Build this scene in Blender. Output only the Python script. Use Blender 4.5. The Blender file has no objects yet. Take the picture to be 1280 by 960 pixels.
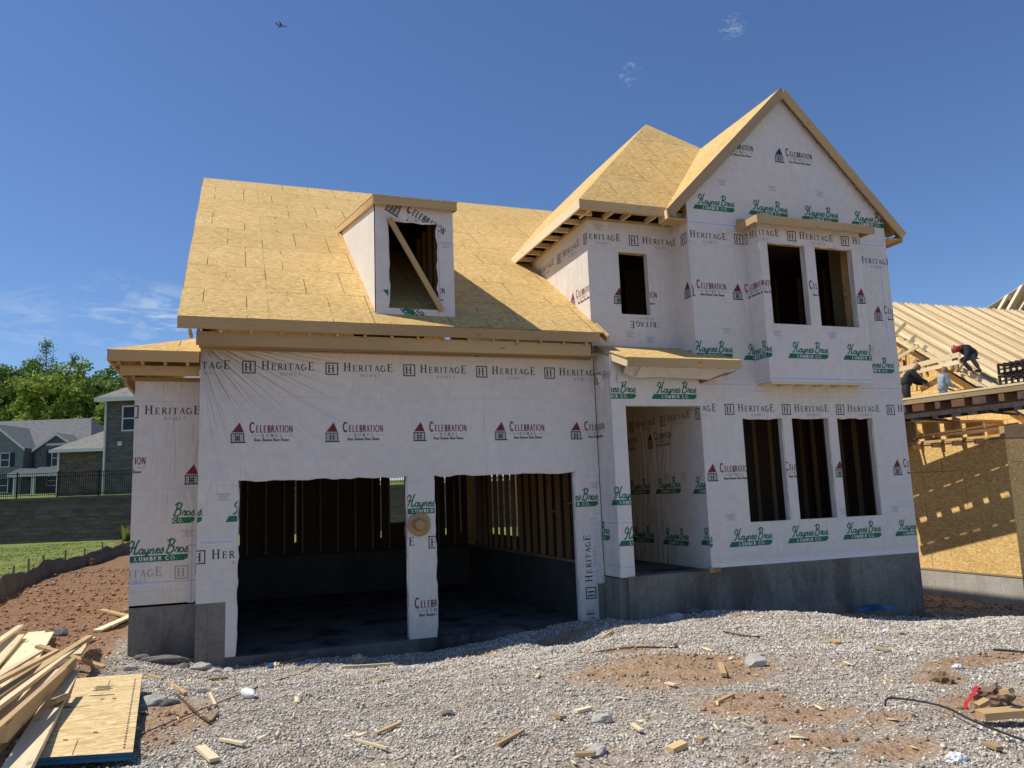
import bpy, bmesh, math, random
import numpy as np
from mathutils import Vector, Matrix, noise as mnoise
random.seed(7); rng=np.random.default_rng(7)
R=math.radians
SC=bpy.context.scene
COL=SC.collection
# ------------------------------------------------------------------ camera
CAM=dict(f=975.25,pitch=8.169,roll=-2.104,yaw=-19.922)
CP=np.array([1.018,-11.97,2.078])
def _axes():
    y,p,r=R(CAM['yaw']),R(CAM['pitch']),R(CAM['roll'])
    f=np.array([math.sin(-y)*math.cos(p),math.cos(-y)*math.cos(p),math.sin(p)])
    rt=np.array([math.cos(-y),-math.sin(-y),0.]); up=np.cross(rt,f)
    return math.cos(r)*rt+math.sin(r)*up, math.cos(r)*up-math.sin(r)*rt, f
RT,UP,FW=_axes()
cd=bpy.data.cameras.new('camera'); cam=bpy.data.objects.new('camera',cd); COL.objects.link(cam)
cd.sensor_width=36; cd.lens=CAM['f']/1280*36; cd.clip_start=.1; cd.clip_end=9000
m=Matrix(((RT[0],UP[0],-FW[0],CP[0]),(RT[1],UP[1],-FW[1],CP[1]),(RT[2],UP[2],-FW[2],CP[2]),(0,0,0,1)))
cam.matrix_world=m; SC.camera=cam
# ------------------------------------------------------------------ world / sun
SUNV=Vector((-1,.30,1.68)).normalized()
W=bpy.data.worlds.new('World'); SC.world=W; W.use_nodes=True
nt=W.node_tree; N=nt.nodes; L=nt.links
for n in list(N): N.remove(n)
out=N.new('ShaderNodeOutputWorld'); bg=N.new('ShaderNodeBackground'); bg.inputs[1].default_value=.100
sky=N.new('ShaderNodeTexSky'); sky.sky_type='NISHITA'; sky.sun_disc=False
sky.sun_elevation=math.asin(SUNV.z); sky.sun_rotation=math.atan2(SUNV.x,SUNV.y)%(2*math.pi)
sky.altitude=200; sky.air_density=1.0; sky.dust_density=.15; sky.ozone_density=2.5
tc=N.new('ShaderNodeTexCoord')
# thin cirrus, kept to a few directions of the sky
mp=N.new('ShaderNodeMapping'); mp.inputs['Scale'].default_value=(14,14,60); mp.inputs['Rotation'].default_value=(.0,-.35,0)
L.new(tc.outputs['Generated'],mp.inputs[0])
nz=N.new('ShaderNodeTexNoise'); nz.inputs['Scale'].default_value=1.0; nz.inputs['Detail'].default_value=7; nz.inputs['Roughness'].default_value=.62; nz.inputs['Distortion'].default_value=.9
L.new(mp.outputs[0],nz.inputs[0])
acc=None
for d,rad,amp in (((-.13,.968,.222),3.2,.55),((-.21,.955,.215),2.6,.35),((-.075,.974,.212),3.2,.85),((-.3,.94,.15),6,.12)):
    dp=N.new('ShaderNodeVectorMath'); dp.operation='DOT_PRODUCT'; dp.inputs[1].default_value=Vector(d).normalized(); L.new(tc.outputs['Generated'],dp.inputs[0])
    mr=N.new('ShaderNodeMapRange'); mr.interpolation_type='SMOOTHSTEP'; mr.inputs[1].default_value=math.cos(R(rad)); mr.inputs[2].default_value=1.0; mr.inputs[4].default_value=amp
    L.new(dp.outputs['Value'],mr.inputs[0])
    if acc is None: acc=mr.outputs[0]
    else:
        mx=N.new('ShaderNodeMath'); mx.operation='MAXIMUM'; L.new(acc,mx.inputs[0]); L.new(mr.outputs[0],mx.inputs[1]); acc=mx.outputs[0]
rp=N.new('ShaderNodeMapRange'); rp.inputs[1].default_value=.44; rp.inputs[2].default_value=.78; L.new(nz.outputs[0],rp.inputs[0])
mu=N.new('ShaderNodeMath'); mu.operation='MULTIPLY'; L.new(acc,mu.inputs[0]); L.new(rp.outputs[0],mu.inputs[1])
mp2=N.new('ShaderNodeMapping'); mp2.inputs['Scale'].default_value=(60,60,120); mp2.inputs['Rotation'].default_value=(.3,-.6,0); L.new(tc.outputs['Generated'],mp2.inputs[0])
n2_=N.new('ShaderNodeTexNoise'); n2_.inputs['Scale'].default_value=1; n2_.inputs['Detail'].default_value=6; n2_.inputs['Roughness'].default_value=.65; n2_.inputs['Distortion'].default_value=1.2; L.new(mp2.outputs[0],n2_.inputs[0])
r2_=N.new('ShaderNodeMapRange'); r2_.inputs[1].default_value=.5; r2_.inputs[2].default_value=.75; L.new(n2_.outputs[0],r2_.inputs[0])
for d,rad,amp in (((.5251,.6772,.5153),1.0,.5),((.4367,.7559,.4877),1.1,.35)):
    dp=N.new('ShaderNodeVectorMath'); dp.operation='DOT_PRODUCT'; dp.inputs[1].default_value=Vector(d).normalized(); L.new(tc.outputs['Generated'],dp.inputs[0])
    mr=N.new('ShaderNodeMapRange'); mr.interpolation_type='SMOOTHSTEP'; mr.inputs[1].default_value=math.cos(R(rad)); mr.inputs[2].default_value=1.0; mr.inputs[4].default_value=amp; L.new(dp.outputs['Value'],mr.inputs[0])
    m2_=N.new('ShaderNodeMath'); m2_.operation='MULTIPLY'; L.new(mr.outputs[0],m2_.inputs[0]); L.new(r2_.outputs[0],m2_.inputs[1])
    m3_=N.new('ShaderNodeMath'); m3_.operation='MAXIMUM'; L.new(mu.outputs[0],m3_.inputs[0]); L.new(m2_.outputs[0],m3_.inputs[1]); mu=m3_
mx=N.new('ShaderNodeMix'); mx.data_type='RGBA'; mx.inputs[7].default_value=(7.5,8.3,9.5,1)
L.new(mu.outputs[0],mx.inputs[0]); 
hs=N.new('ShaderNodeMix'); hs.data_type='RGBA'; hs.blend_type='MULTIPLY'; hs.inputs[0].default_value=1.0; hs.inputs[7].default_value=(.80,.97,1.22,1)
L.new(sky.outputs[0],hs.inputs[6]); L.new(hs.outputs[2],mx.inputs[6])
L.new(mx.outputs[2],bg.inputs[0]); L.new(bg.outputs[0],out.inputs[0])
sd=bpy.data.lights.new('sun','SUN'); sd.energy=4.8; sd.angle=R(.53); sd.color=(1,.95,.86)
sun=bpy.data.objects.new('sun',sd); COL.objects.link(sun); sun.rotation_euler=SUNV.to_track_quat('Z','Y').to_euler(); sun.location=(-30,10,50)
SC.view_settings.view_transform='Standard'; SC.view_settings.look='None'; SC.view_settings.exposure=0; SC.view_settings.gamma=1; SC.view_settings.use_curve_mapping=False
SC.cycles.max_bounces=6; SC.cycles.diffuse_bounces=3; SC.cycles.glossy_bounces=2
# ------------------------------------------------------------------ materials
def newmat(name,rough=.8):
    m=bpy.data.materials.new(name); m.use_nodes=True; t=m.node_tree
    b=t.nodes['Principled BSDF']; b.inputs['Roughness'].default_value=rough; b.inputs['Specular IOR Level'].default_value=.25
    return m,t,b
def nd(t,typ,**k):
    n=t.nodes.new(typ)
    for a,v in k.items():
        if a.startswith('i_'):
            key=a[2:]; key=int(key) if key.isdigit() else key.replace('_',' ')
            n.inputs[key].default_value=v
        else: setattr(n,a,v)
    return n
def coords(t,kind='Object',scale=(1,1,1),rot=(0,0,0)):
    c=nd(t,'ShaderNodeTexCoord'); mp=nd(t,'ShaderNodeMapping'); mp.inputs['Scale'].default_value=scale; mp.inputs['Rotation'].default_value=rot
    t.links.new(c.outputs[kind],mp.inputs[0]); return mp.outputs[0]
def noise(t,co,scale,detail=4,rough=.55,dist=0):
    n=nd(t,'ShaderNodeTexNoise'); n.inputs['Scale'].default_value=scale; n.inputs['Detail'].default_value=detail; n.inputs['Roughness'].default_value=rough; n.inputs['Distortion'].default_value=dist
    t.links.new(co,n.inputs['Vector']); return n.outputs[0]
def ramp(t,fac,stops,interp='LINEAR'):
    n=nd(t,'ShaderNodeValToRGB'); n.color_ramp.interpolation=interp; e=n.color_ramp.elements
    while len(e)>len(stops): e.remove(e[-1])
    while len(e)<len(stops): e.new(1)
    for x,(p,c) in zip(e,stops): x.position=p; x.color=(*c,1) if len(c)==3 else c
    t.links.new(fac,n.inputs[0]); return n.outputs[0]
def mixc(t,fac,a,b,mode='MIX'):
    n=nd(t,'ShaderNodeMix',data_type='RGBA',blend_type=mode)
    for i,v in ((0,fac),(6,a),(7,b)):
        if isinstance(v,(int,float)): n.inputs[i].default_value=v
        elif isinstance(v,tuple): n.inputs[i].default_value=(*v,1) if len(v)==3 else v
        else: t.links.new(v,n.inputs[i])
    return n.outputs[2]
def math_(t,op,a,b=0.):
    n=nd(t,'ShaderNodeMath',operation=op)
    for i,v in ((0,a),(1,b)):
        if isinstance(v,(int,float)): n.inputs[i].default_value=v
        else: t.links.new(v,n.inputs[i])
    return n.outputs[0]
def bump(t,b,h,strength=.4,dist=.01):
    n=nd(t,'ShaderNodeBump'); n.inputs['Strength'].default_value=strength; n.inputs['Distance'].default_value=dist
    t.links.new(h,n.inputs['Height']); t.links.new(n.outputs[0],b.inputs['Normal'])
def setc(t,b,c):
    if isinstance(c,tuple): b.inputs['Base Color'].default_value=(*c,1)
    else: t.links.new(c,b.inputs['Base Color'])
M={}
def plain(name,col,rough=.7,var=.15,scale=6,metal=0,coordk='Object'):
    m,t,b=newmat(name,rough); b.inputs['Metallic'].default_value=metal
    n=noise(t,coords(t,coordk),scale,5)
    lo=tuple(c*(1-var) for c in col); hi=tuple(min(1,c*(1+var)) for c in col)
    setc(t,b,ramp(t,n,[(.3,lo),(.7,hi)])); M[name]=m; return m
def mk_osb(name,seams=True,tint=(1,1,1),sw=.61,sh=1.22):
    m,t,b=newmat(name,.75)
    uv=coords(t,'UV')
    v=nd(t,'ShaderNodeTexVoronoi'); v.inputs['Scale'].default_value=1; v.inputs['Randomness'].default_value=1
    mp=nd(t,'ShaderNodeMapping'); mp.inputs['Scale'].default_value=(18,54,1)
    dn=noise(t,uv,9,2); vm=nd(t,'ShaderNodeVectorMath',operation='ADD'); t.links.new(uv,vm.inputs[0])
    sc=nd(t,'ShaderNodeVectorMath',operation='SCALE'); sc.inputs['Scale'].default_value=.10; 
    cn=nd(t,'ShaderNodeTexNoise'); cn.inputs['Scale'].default_value=7; t.links.new(uv,cn.inputs['Vector']); t.links.new(cn.outputs['Color'],sc.inputs[0]); t.links.new(sc.outputs[0],vm.inputs[1])
    t.links.new(vm.outputs[0],mp.inputs[0]); t.links.new(mp.outputs[0],v.inputs['Vector'])
    sep=nd(t,'ShaderNodeSeparateColor'); t.links.new(v.outputs['Color'],sep.inputs[0])
    T=lambda c: tuple(a*k for a,k in zip(c,tint))
    c=ramp(t,sep.outputs[0],[(0,T((.36,.21,.06))),(.25,T((.56,.355,.12))),(.65,T((.68,.455,.165))),(1,T((.86,.645,.30)))])
    n2=noise(t,uv,.9,3); c=mixc(t,.35,c,ramp(t,n2,[(.35,T((.59,.38,.13))),(.65,T((.72,.49,.19)))]))
    if seams:
        br=nd(t,'ShaderNodeTexBrick'); br.offset=.5; br.inputs['Scale'].default_value=1; br.inputs['Mortar Size'].default_value=.008; br.inputs['Mortar Smooth'].default_value=.2
        br.inputs['Brick Width'].default_value=sw; br.inputs['Row Height'].default_value=sh
        t.links.new(uv,br.inputs['Vector'])
        nn=noise(t,coords(t,'UV',(1.3,1.1,1)),1.0,2); msk=ramp(t,nn,[(.47,(0,0,0)),(.53,(1,1,1))])
        k=math_(t,'MULTIPLY',br.outputs['Fac'],msk); k=math_(t,'MULTIPLY',k,.95)
        c=mixc(t,k,c,T((.13,.08,.04)))
        br2=nd(t,'ShaderNodeTexBrick'); br2.offset=.5; br2.inputs['Scale'].default_value=1; br2.inputs['Mortar Size'].default_value=.006
        br2.inputs['Brick Width'].default_value=2.44; br2.inputs['Row Height'].default_value=1.22; t.links.new(uv,br2.inputs['Vector']); br2.inputs['Color1'].default_value=(.94,.93,.91,1); br2.inputs['Color2'].default_value=(1.04,1.04,1.05,1); br2.inputs['Mortar'].default_value=(1,1,1,1); c=mixc(t,.999,c,br2.outputs['Color'],'MULTIPLY')
        k=math_(t,'MULTIPLY',br2.outputs['Fac'],.55); c=mixc(t,k,c,T((.2,.12,.06)))
    setc(t,b,c); bump(t,b,sep.outputs[0],.25,.004); M[name]=m
mk_osb('osb'); mk_osb('ply_sheet',False,(1.02,1.12,1.45)); mk_osb('osb_plain',False); mk_osb('osb_wall',True,(1.36,1.34,1.4),1.22,2.44)
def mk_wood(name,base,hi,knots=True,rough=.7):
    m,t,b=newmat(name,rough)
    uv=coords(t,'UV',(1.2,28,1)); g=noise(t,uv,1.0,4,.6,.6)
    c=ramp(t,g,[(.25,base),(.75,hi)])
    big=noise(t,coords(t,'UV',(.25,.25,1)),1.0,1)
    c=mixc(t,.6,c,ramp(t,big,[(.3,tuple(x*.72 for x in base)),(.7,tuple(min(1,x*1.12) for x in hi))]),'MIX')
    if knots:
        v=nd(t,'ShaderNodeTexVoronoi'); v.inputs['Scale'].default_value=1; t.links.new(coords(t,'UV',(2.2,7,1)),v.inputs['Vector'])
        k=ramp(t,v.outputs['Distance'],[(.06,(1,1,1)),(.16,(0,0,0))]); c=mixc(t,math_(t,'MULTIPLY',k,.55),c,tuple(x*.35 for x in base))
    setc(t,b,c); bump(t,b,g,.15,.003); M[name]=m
mk_wood('wood',(.47,.30,.13),(.64,.44,.22)); mk_wood('wood_pale',(.70,.54,.31),(.88,.74,.48)); mk_wood('wood_dull',(.33,.225,.115),(.47,.34,.185)); mk_wood('wood_old',(.20,.15,.10),(.30,.23,.16))
mk_wood('stud',(.24,.13,.06),(.40,.24,.12))
mk_wood('shade_dark_wood',(.055,.035,.025),(.09,.06,.04))  # wood darkened so the shade of the rooms sits in its colour
mk_wood('treated_wood',(.13,.07,.03),(.2,.11,.05))
def mk_wrap():
    m,t,b=newmat('house_wrap',.55); co=coords(t)
    # creases: stretched noise in several directions
    h=None
    for sc,rot in (((1.5,1.5,.3),(0,.8,0)),((1.8,1.8,.35),(0,-.75,0)),((1.6,1.6,.16),(0,.1,0))):
        n=noise(t,coords(t,'Object',sc,rot),1.7,2,.45,.9)
        a=math_(t,'ABSOLUTE',math_(t,'SUBTRACT',n,.5)); a=math_(t,'POWER',a,.5); a=math_(t,'MULTIPLY',a,ramp(t,noise(t,co,.55+sc[0]*.1,2),[(.42,(.1,.1,.1)),(.62,(1,1,1))]))
        h=a if h is None else math_(t,'ADD',h,a)
    # pleats fanning out from the pinned corner over the garage
    sx=nd(t,'ShaderNodeSeparateXYZ'); t.links.new(co,sx.inputs[0]); ddx=math_(t,'ADD',sx.outputs[0],6.0); ddz=math_(t,'SUBTRACT',4.55,sx.outputs[2])
    an=math_(t,'ARCTAN2',ddz,ddx); rr_=math_(t,'SQRT',math_(t,'ADD',math_(t,'MULTIPLY',ddx,ddx),math_(t,'MULTIPLY',ddz,ddz)))
    cx=nd(t,'ShaderNodeCombineXYZ'); t.links.new(math_(t,'MULTIPLY',an,9.),cx.inputs[0]); t.links.new(math_(t,'MULTIPLY',rr_,.25),cx.inputs[1])
    fan=noise(t,cx.outputs[0],1.6,2,.5); fall=math_(t,'POWER',2.718,math_(t,'MULTIPLY',rr_,-.75)); msk=math_(t,'MULTIPLY',math_(t,'LESS_THAN',sx.outputs[1],-3.9),math_(t,'LESS_THAN',sx.outputs[2],4.5))
    h=math_(t,'ADD',h,math_(t,'MULTIPLY',math_(t,'MULTIPLY',fan,msk),math_(t,'MULTIPLY',fall,9.)))
    fine=noise(t,co,55,3); h=math_(t,'ADD',h,math_(t,'MULTIPLY',fine,.05))
    bump(t,b,h,1.0,.03)
    big=noise(t,co,.7,4); sm=noise(t,co,7,4)
    c=ramp(t,big,[(.3,(.70,.64,.575)),(.7,(.79,.725,.655))]); c=mixc(t,.25,c,ramp(t,sm,[(.4,(.65,.595,.54)),(.6,(.83,.765,.69))]))
    # faint horizontal lap seams every 1.35 m
    sp=nd(t,'ShaderNodeSeparateXYZ'); t.links.new(co,sp.inputs[0])
    w=math_(t,'ADD',sp.outputs[2],math_(t,'MULTIPLY',noise(t,co,.8,1),.03))
    for per,off in ((2.74,1.02),(2.74,2.30)):
        fr=math_(t,'ABSOLUTE',math_(t,'SUBTRACT',math_(t,'FRACT',math_(t,'DIVIDE',math_(t,'SUBTRACT',w,off),per)),.5))
        k=math_(t,'MULTIPLY',math_(t,'LESS_THAN',fr,.0016),.35); c=mixc(t,k,c,(.45,.43,.43))
    setc(t,b,c); M['wrap']=m
mk_wrap()
def ink(name,c):
    m,t,b=newmat(name,.6); n=noise(t,coords(t),30,3); setc(t,b,ramp(t,n,[(.3,c),(.75,tuple(x*1.25+.015 for x in c))])); M[name]=m
ink('ink_black',(.035,.035,.045)); ink('ink_red',(.17,.022,.03)); ink('ink_green',(.012,.15,.075)); ink('ink_white',(.68,.68,.66)); ink('ink_grey',(.32,.32,.34)); ink('ink_tape',(.27,.28,.42)); ink('tape',(.69,.67,.67))
WRAPM=['wrap','ink_black','ink_red','ink_green','ink_white','ink_grey','ink_tape','tape']
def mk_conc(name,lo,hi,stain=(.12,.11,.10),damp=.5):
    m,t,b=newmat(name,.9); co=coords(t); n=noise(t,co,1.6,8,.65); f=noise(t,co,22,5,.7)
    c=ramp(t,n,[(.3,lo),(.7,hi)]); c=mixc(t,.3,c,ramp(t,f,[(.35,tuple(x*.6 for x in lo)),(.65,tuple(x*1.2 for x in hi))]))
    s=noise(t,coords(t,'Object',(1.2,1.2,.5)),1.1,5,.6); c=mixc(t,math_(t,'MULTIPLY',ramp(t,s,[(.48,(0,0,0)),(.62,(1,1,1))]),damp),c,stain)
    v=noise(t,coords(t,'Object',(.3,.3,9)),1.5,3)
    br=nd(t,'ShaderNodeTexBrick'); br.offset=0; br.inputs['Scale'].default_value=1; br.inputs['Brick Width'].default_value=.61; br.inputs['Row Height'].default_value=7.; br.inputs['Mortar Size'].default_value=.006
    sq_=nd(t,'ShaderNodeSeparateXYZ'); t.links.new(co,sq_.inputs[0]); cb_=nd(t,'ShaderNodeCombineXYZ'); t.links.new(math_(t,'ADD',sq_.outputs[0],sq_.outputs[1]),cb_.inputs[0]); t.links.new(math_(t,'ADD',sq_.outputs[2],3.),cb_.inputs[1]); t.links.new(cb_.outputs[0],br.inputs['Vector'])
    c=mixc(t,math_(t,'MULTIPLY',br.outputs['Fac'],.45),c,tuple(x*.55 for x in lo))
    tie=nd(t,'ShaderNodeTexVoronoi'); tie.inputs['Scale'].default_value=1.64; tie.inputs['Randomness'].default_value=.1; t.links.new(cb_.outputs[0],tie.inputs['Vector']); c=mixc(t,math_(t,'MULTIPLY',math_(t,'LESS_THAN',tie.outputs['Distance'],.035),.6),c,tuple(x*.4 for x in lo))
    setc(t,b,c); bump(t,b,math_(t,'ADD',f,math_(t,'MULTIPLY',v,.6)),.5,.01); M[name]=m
mk_conc('concrete',(.16,.145,.12),(.29,.265,.225),(.07,.06,.05),.65); mk_conc('shade_dark_concrete',(.06,.055,.05),(.10,.095,.085)); mk_conc('concrete_light',(.42,.39,.33),(.58,.54,.46),(.3,.27,.22),.4); mk_conc('slab',(.10,.095,.085),(.17,.16,.145),(.02,.02,.02),.9)  # second mix is concrete with the garage's inner shade in its colour
def mk_stone(name,cols):
    m,t,b=newmat(name,.85)
    a=nd(t,'ShaderNodeAttribute',attribute_name='tone'); c=ramp(t,a.outputs['Fac'],cols); n=noise(t,coords(t),40,3); c=mixc(t,.25,c,ramp(t,n,[(.3,cols[0][1]),(.7,cols[-1][1])]))
    setc(t,b,c); M[name]=m
mk_stone('gravel_stone',[(0,(.09,.08,.07)),(.25,(.23,.195,.155)),(.5,(.51,.445,.36)),(.8,(.70,.625,.52)),(1,(.88,.82,.72))])
mk_stone('dirt_clod',[(0,(.13,.08,.045)),(.5,(.33,.205,.115)),(1,(.50,.35,.22))])
def mk_rock(name,lo,hi):
    m,t,b=newmat(name,.9); co=coords(t); n=noise(t,co,7,7,.65); f=noise(t,co,40,4); setc(t,b,mixc(t,.3,ramp(t,n,[(.3,lo),(.7,hi)]),ramp(t,f,[(.35,tuple(x*.5 for x in lo)),(.7,hi)]))); bump(t,b,n,.6,.02); M[name]=m
mk_rock('rock_pale',(.36,.33,.28),(.58,.54,.47)); mk_rock('rock_dark',(.12,.11,.10),(.24,.22,.2))
mk_rock('rock_brown',(.13,.08,.05),(.34,.22,.14))
def mk_ground():
    m,t,b=newmat('ground_soil',.95); co=coords(t)
    g=nd(t,'ShaderNodeAttribute',attribute_name='grass'); d=nd(t,'ShaderNodeAttribute',attribute_name='dirt')
    n1=noise(t,co,1.4,6,.6); n2=noise(t,co,9,6,.65); n3=noise(t,co,45,4,.6)
    vor=nd(t,'ShaderNodeTexVoronoi'); vor.inputs['Scale'].default_value=38; t.links.new(co,vor.inputs['Vector']); sp=nd(t,'ShaderNodeSeparateColor'); t.links.new(vor.outputs['Color'],sp.inputs[0])
    grav=ramp(t,sp.outputs[0],[(0,(.12,.10,.08)),(.35,(.30,.26,.21)),(.8,(.48,.42,.34)),(1,(.62,.56,.47))])
    dirt=ramp(t,n2,[(.3,(.19,.11,.06)),(.5,(.37,.225,.125)),(.72,(.52,.36,.22))]); dirt=mixc(t,.4,dirt,ramp(t,n3,[(.35,(.17,.10,.055)),(.65,(.54,.38,.24))]))
    peb=ramp(t,sp.outputs[1],[(.86,(0,0,0)),(.9,(1,1,1))]); dirt=mixc(t,math_(t,'MULTIPLY',peb,.6),dirt,(.42,.36,.3))
    rd=nd(t,'ShaderNodeAttribute',attribute_name='red'); dirt=mixc(t,rd.outputs['Fac'],dirt,mixc(t,.999,dirt,(.72,.60,.53),'MULTIPLY'))
    dust=ramp(t,noise(t,co,2.3,7,.7),[(.4,(0,0,0)),(.65,(1,1,1))]); grav=mixc(t,math_(t,'MULTIPLY',dust,.8),grav,(.38,.28,.175))
    gr=ramp(t,n1,[(.3,(.13,.17,.03)),(.7,(.23,.27,.06))]); gr=mixc(t,.5,gr,ramp(t,noise(t,coords(t,'Object',(6,1.5,1)),3,6,.7),[(.35,(.10,.14,.025)),(.65,(.31,.33,.10))]))
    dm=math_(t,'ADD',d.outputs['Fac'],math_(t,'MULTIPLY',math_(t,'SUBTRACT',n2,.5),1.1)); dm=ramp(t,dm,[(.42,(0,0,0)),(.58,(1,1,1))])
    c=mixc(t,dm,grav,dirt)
    gm=math_(t,'ADD',g.outputs['Fac'],math_(t,'MULTIPLY',math_(t,'SUBTRACT',n2,.5),.5)); gm=ramp(t,gm,[(.45,(0,0,0)),(.55,(1,1,1))]); c=mixc(t,gm,c,gr)
    setc(t,b,c)
    h=math_(t,'ADD',math_(t,'MULTIPLY',n2,1.0),math_(t,'MULTIPLY',vor.outputs['Distance'],.35)); bump(t,b,h,.9,.05); M['ground']=m
mk_ground()
def mk_brick(name,c1,c2,mortar,bw=.22,bh=.075,uv='UV'):
    m,t,b=newmat(name,.9); br=nd(t,'ShaderNodeTexBrick'); br.inputs['Scale'].default_value=1; br.inputs['Brick Width'].default_value=bw; br.inputs['Row Height'].default_value=bh; br.inputs['Mortar Size'].default_value=.008
    co=coords(t,uv); t.links.new(co,br.inputs['Vector'])
    br.inputs['Color1'].default_value=(*c1,1); br.inputs['Color2'].default_value=(*c2,1); br.inputs['Mortar'].default_value=(*mortar,1)
    n=noise(t,coords(t,uv,(1,3,1)),1.6,5,.7); c=mixc(t,.45,br.outputs['Color'],ramp(t,n,[(.35,tuple(x*.7 for x in c1)),(.68,tuple(min(1,x*1.5) for x in c2))])); setc(t,b,c); bump(t,b,br.outputs['Fac'],-.4,.01); M[name]=m
mk_brick('brick_brown',(.07,.052,.042),(.17,.13,.105),(.25,.22,.2),.45,.15); mk_brick('block_wall',(.065,.06,.05),(.13,.12,.10),(.015,.014,.013),.9,.2)
mk_brick('brick_grey',(.07,.063,.06),(.16,.15,.14),(.22,.21,.2),.45,.15)
mk_brick('shingle',(.12,.12,.125),(.17,.17,.175),(.085,.085,.09),.3,.14); mk_brick('shingle_warm',(.17,.165,.15),(.24,.23,.21),(.12,.115,.11),.3,.14)
mk_brick('siding',(.19,.20,.205),(.195,.205,.21),(.08,.095,.105),6,.15); mk_brick('metal_roof',(.07,.08,.095),(.085,.095,.11),(.05,.055,.06),.45,9)
plain('trim_white',(.62,.62,.62),.6,.06); plain('glass_dark',(.02,.025,.03),.1,.3); plain('shutter',(.02,.025,.04),.6,.1); plain('iron',(.012,.012,.014),.5,.2); plain('dark',(.02,.017,.015),.9,.3)
plain('silt',(.13,.125,.115),.9,.3,4); plain('white_plastic',(.75,.75,.73),.4,.05); plain('black_rubber',(.03,.03,.032),.6,.2); plain('rebar',(.10,.055,.035),.8,.3,30); plain('red_plastic',(.55,.03,.04),.5,.15)
plain('blue_paint',(.02,.10,.20),.6,.2); plain('blue_tarp',(.035,.14,.32),.5,.3); plain('straw',(.42,.28,.13),.85,.25,60); plain('straw_band',(.22,.13,.06),.85,.2,40); plain('orange_wood',(.42,.22,.09),.8,.3)
plain('cloth_cap',(.27,.29,.31),.9,.2,14); plain('skin',(.28,.16,.10),.6,.08); plain('cloth_black',(.03,.032,.04),.9,.3,14); plain('cloth_grey',(.11,.12,.125),.9,.35,14); plain('cloth_red',(.50,.035,.045),.8,.2,14); plain('cloth_denim',(.10,.16,.24),.9,.3,14); plain('cloth_sky',(.30,.38,.45),.9,.3,14); plain('cloth_blue',(.06,.14,.42),.8,.2,14); plain('leather',(.10,.05,.03),.7,.2); plain('steel_dark',(.06,.05,.05),.6,.4,10); plain('steel_red',(.12,.075,.065),.7,.4,10); plain('plane_paint',(.25,.27,.3),.5,.1); plain('plane_dark',(.04,.06,.09),.5,.1); plain('paper_tan',(.50,.42,.30),.8,.15)
plain('bark',(.09,.065,.045),.95,.3,8); plain('ink_stamp',(.10,.09,.07),.9,.1)
def mk_leaf(name,lo,mid,hi):
    m,t,b=newmat(name,.6); a=nd(t,'ShaderNodeAttribute',attribute_name='tone'); n=noise(t,coords(t,'Object'),.5,2)
    c=ramp(t,a.outputs['Fac'],[(0,lo),(.5,mid),(1,hi)]); c=mixc(t,.35,c,ramp(t,n,[(.35,lo),(.65,hi)])); setc(t,b,c)
    tr=nd(t,'ShaderNodeBsdfTranslucent'); t.links.new(c,tr.inputs[0]); mx=nd(t,'ShaderNodeMixShader'); mx.inputs[0].default_value=.3
    o=t.nodes['Material Output']; t.links.new(b.outputs[0],mx.inputs[1]); t.links.new(tr.outputs[0],mx.inputs[2]); t.links.new(mx.outputs[0],o.inputs[0]); M[name]=m
mk_leaf('leaf_dark',(.04,.08,.018),(.13,.22,.05),(.27,.38,.09)); mk_leaf('leaf_mid',(.06,.12,.022),(.22,.33,.055),(.42,.52,.10)); mk_leaf('leaf_bright',(.12,.17,.025),(.27,.36,.045),(.48,.55,.11)); mk_leaf('grass_blade',(.12,.16,.03),(.2,.25,.05),(.34,.36,.11))
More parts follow.
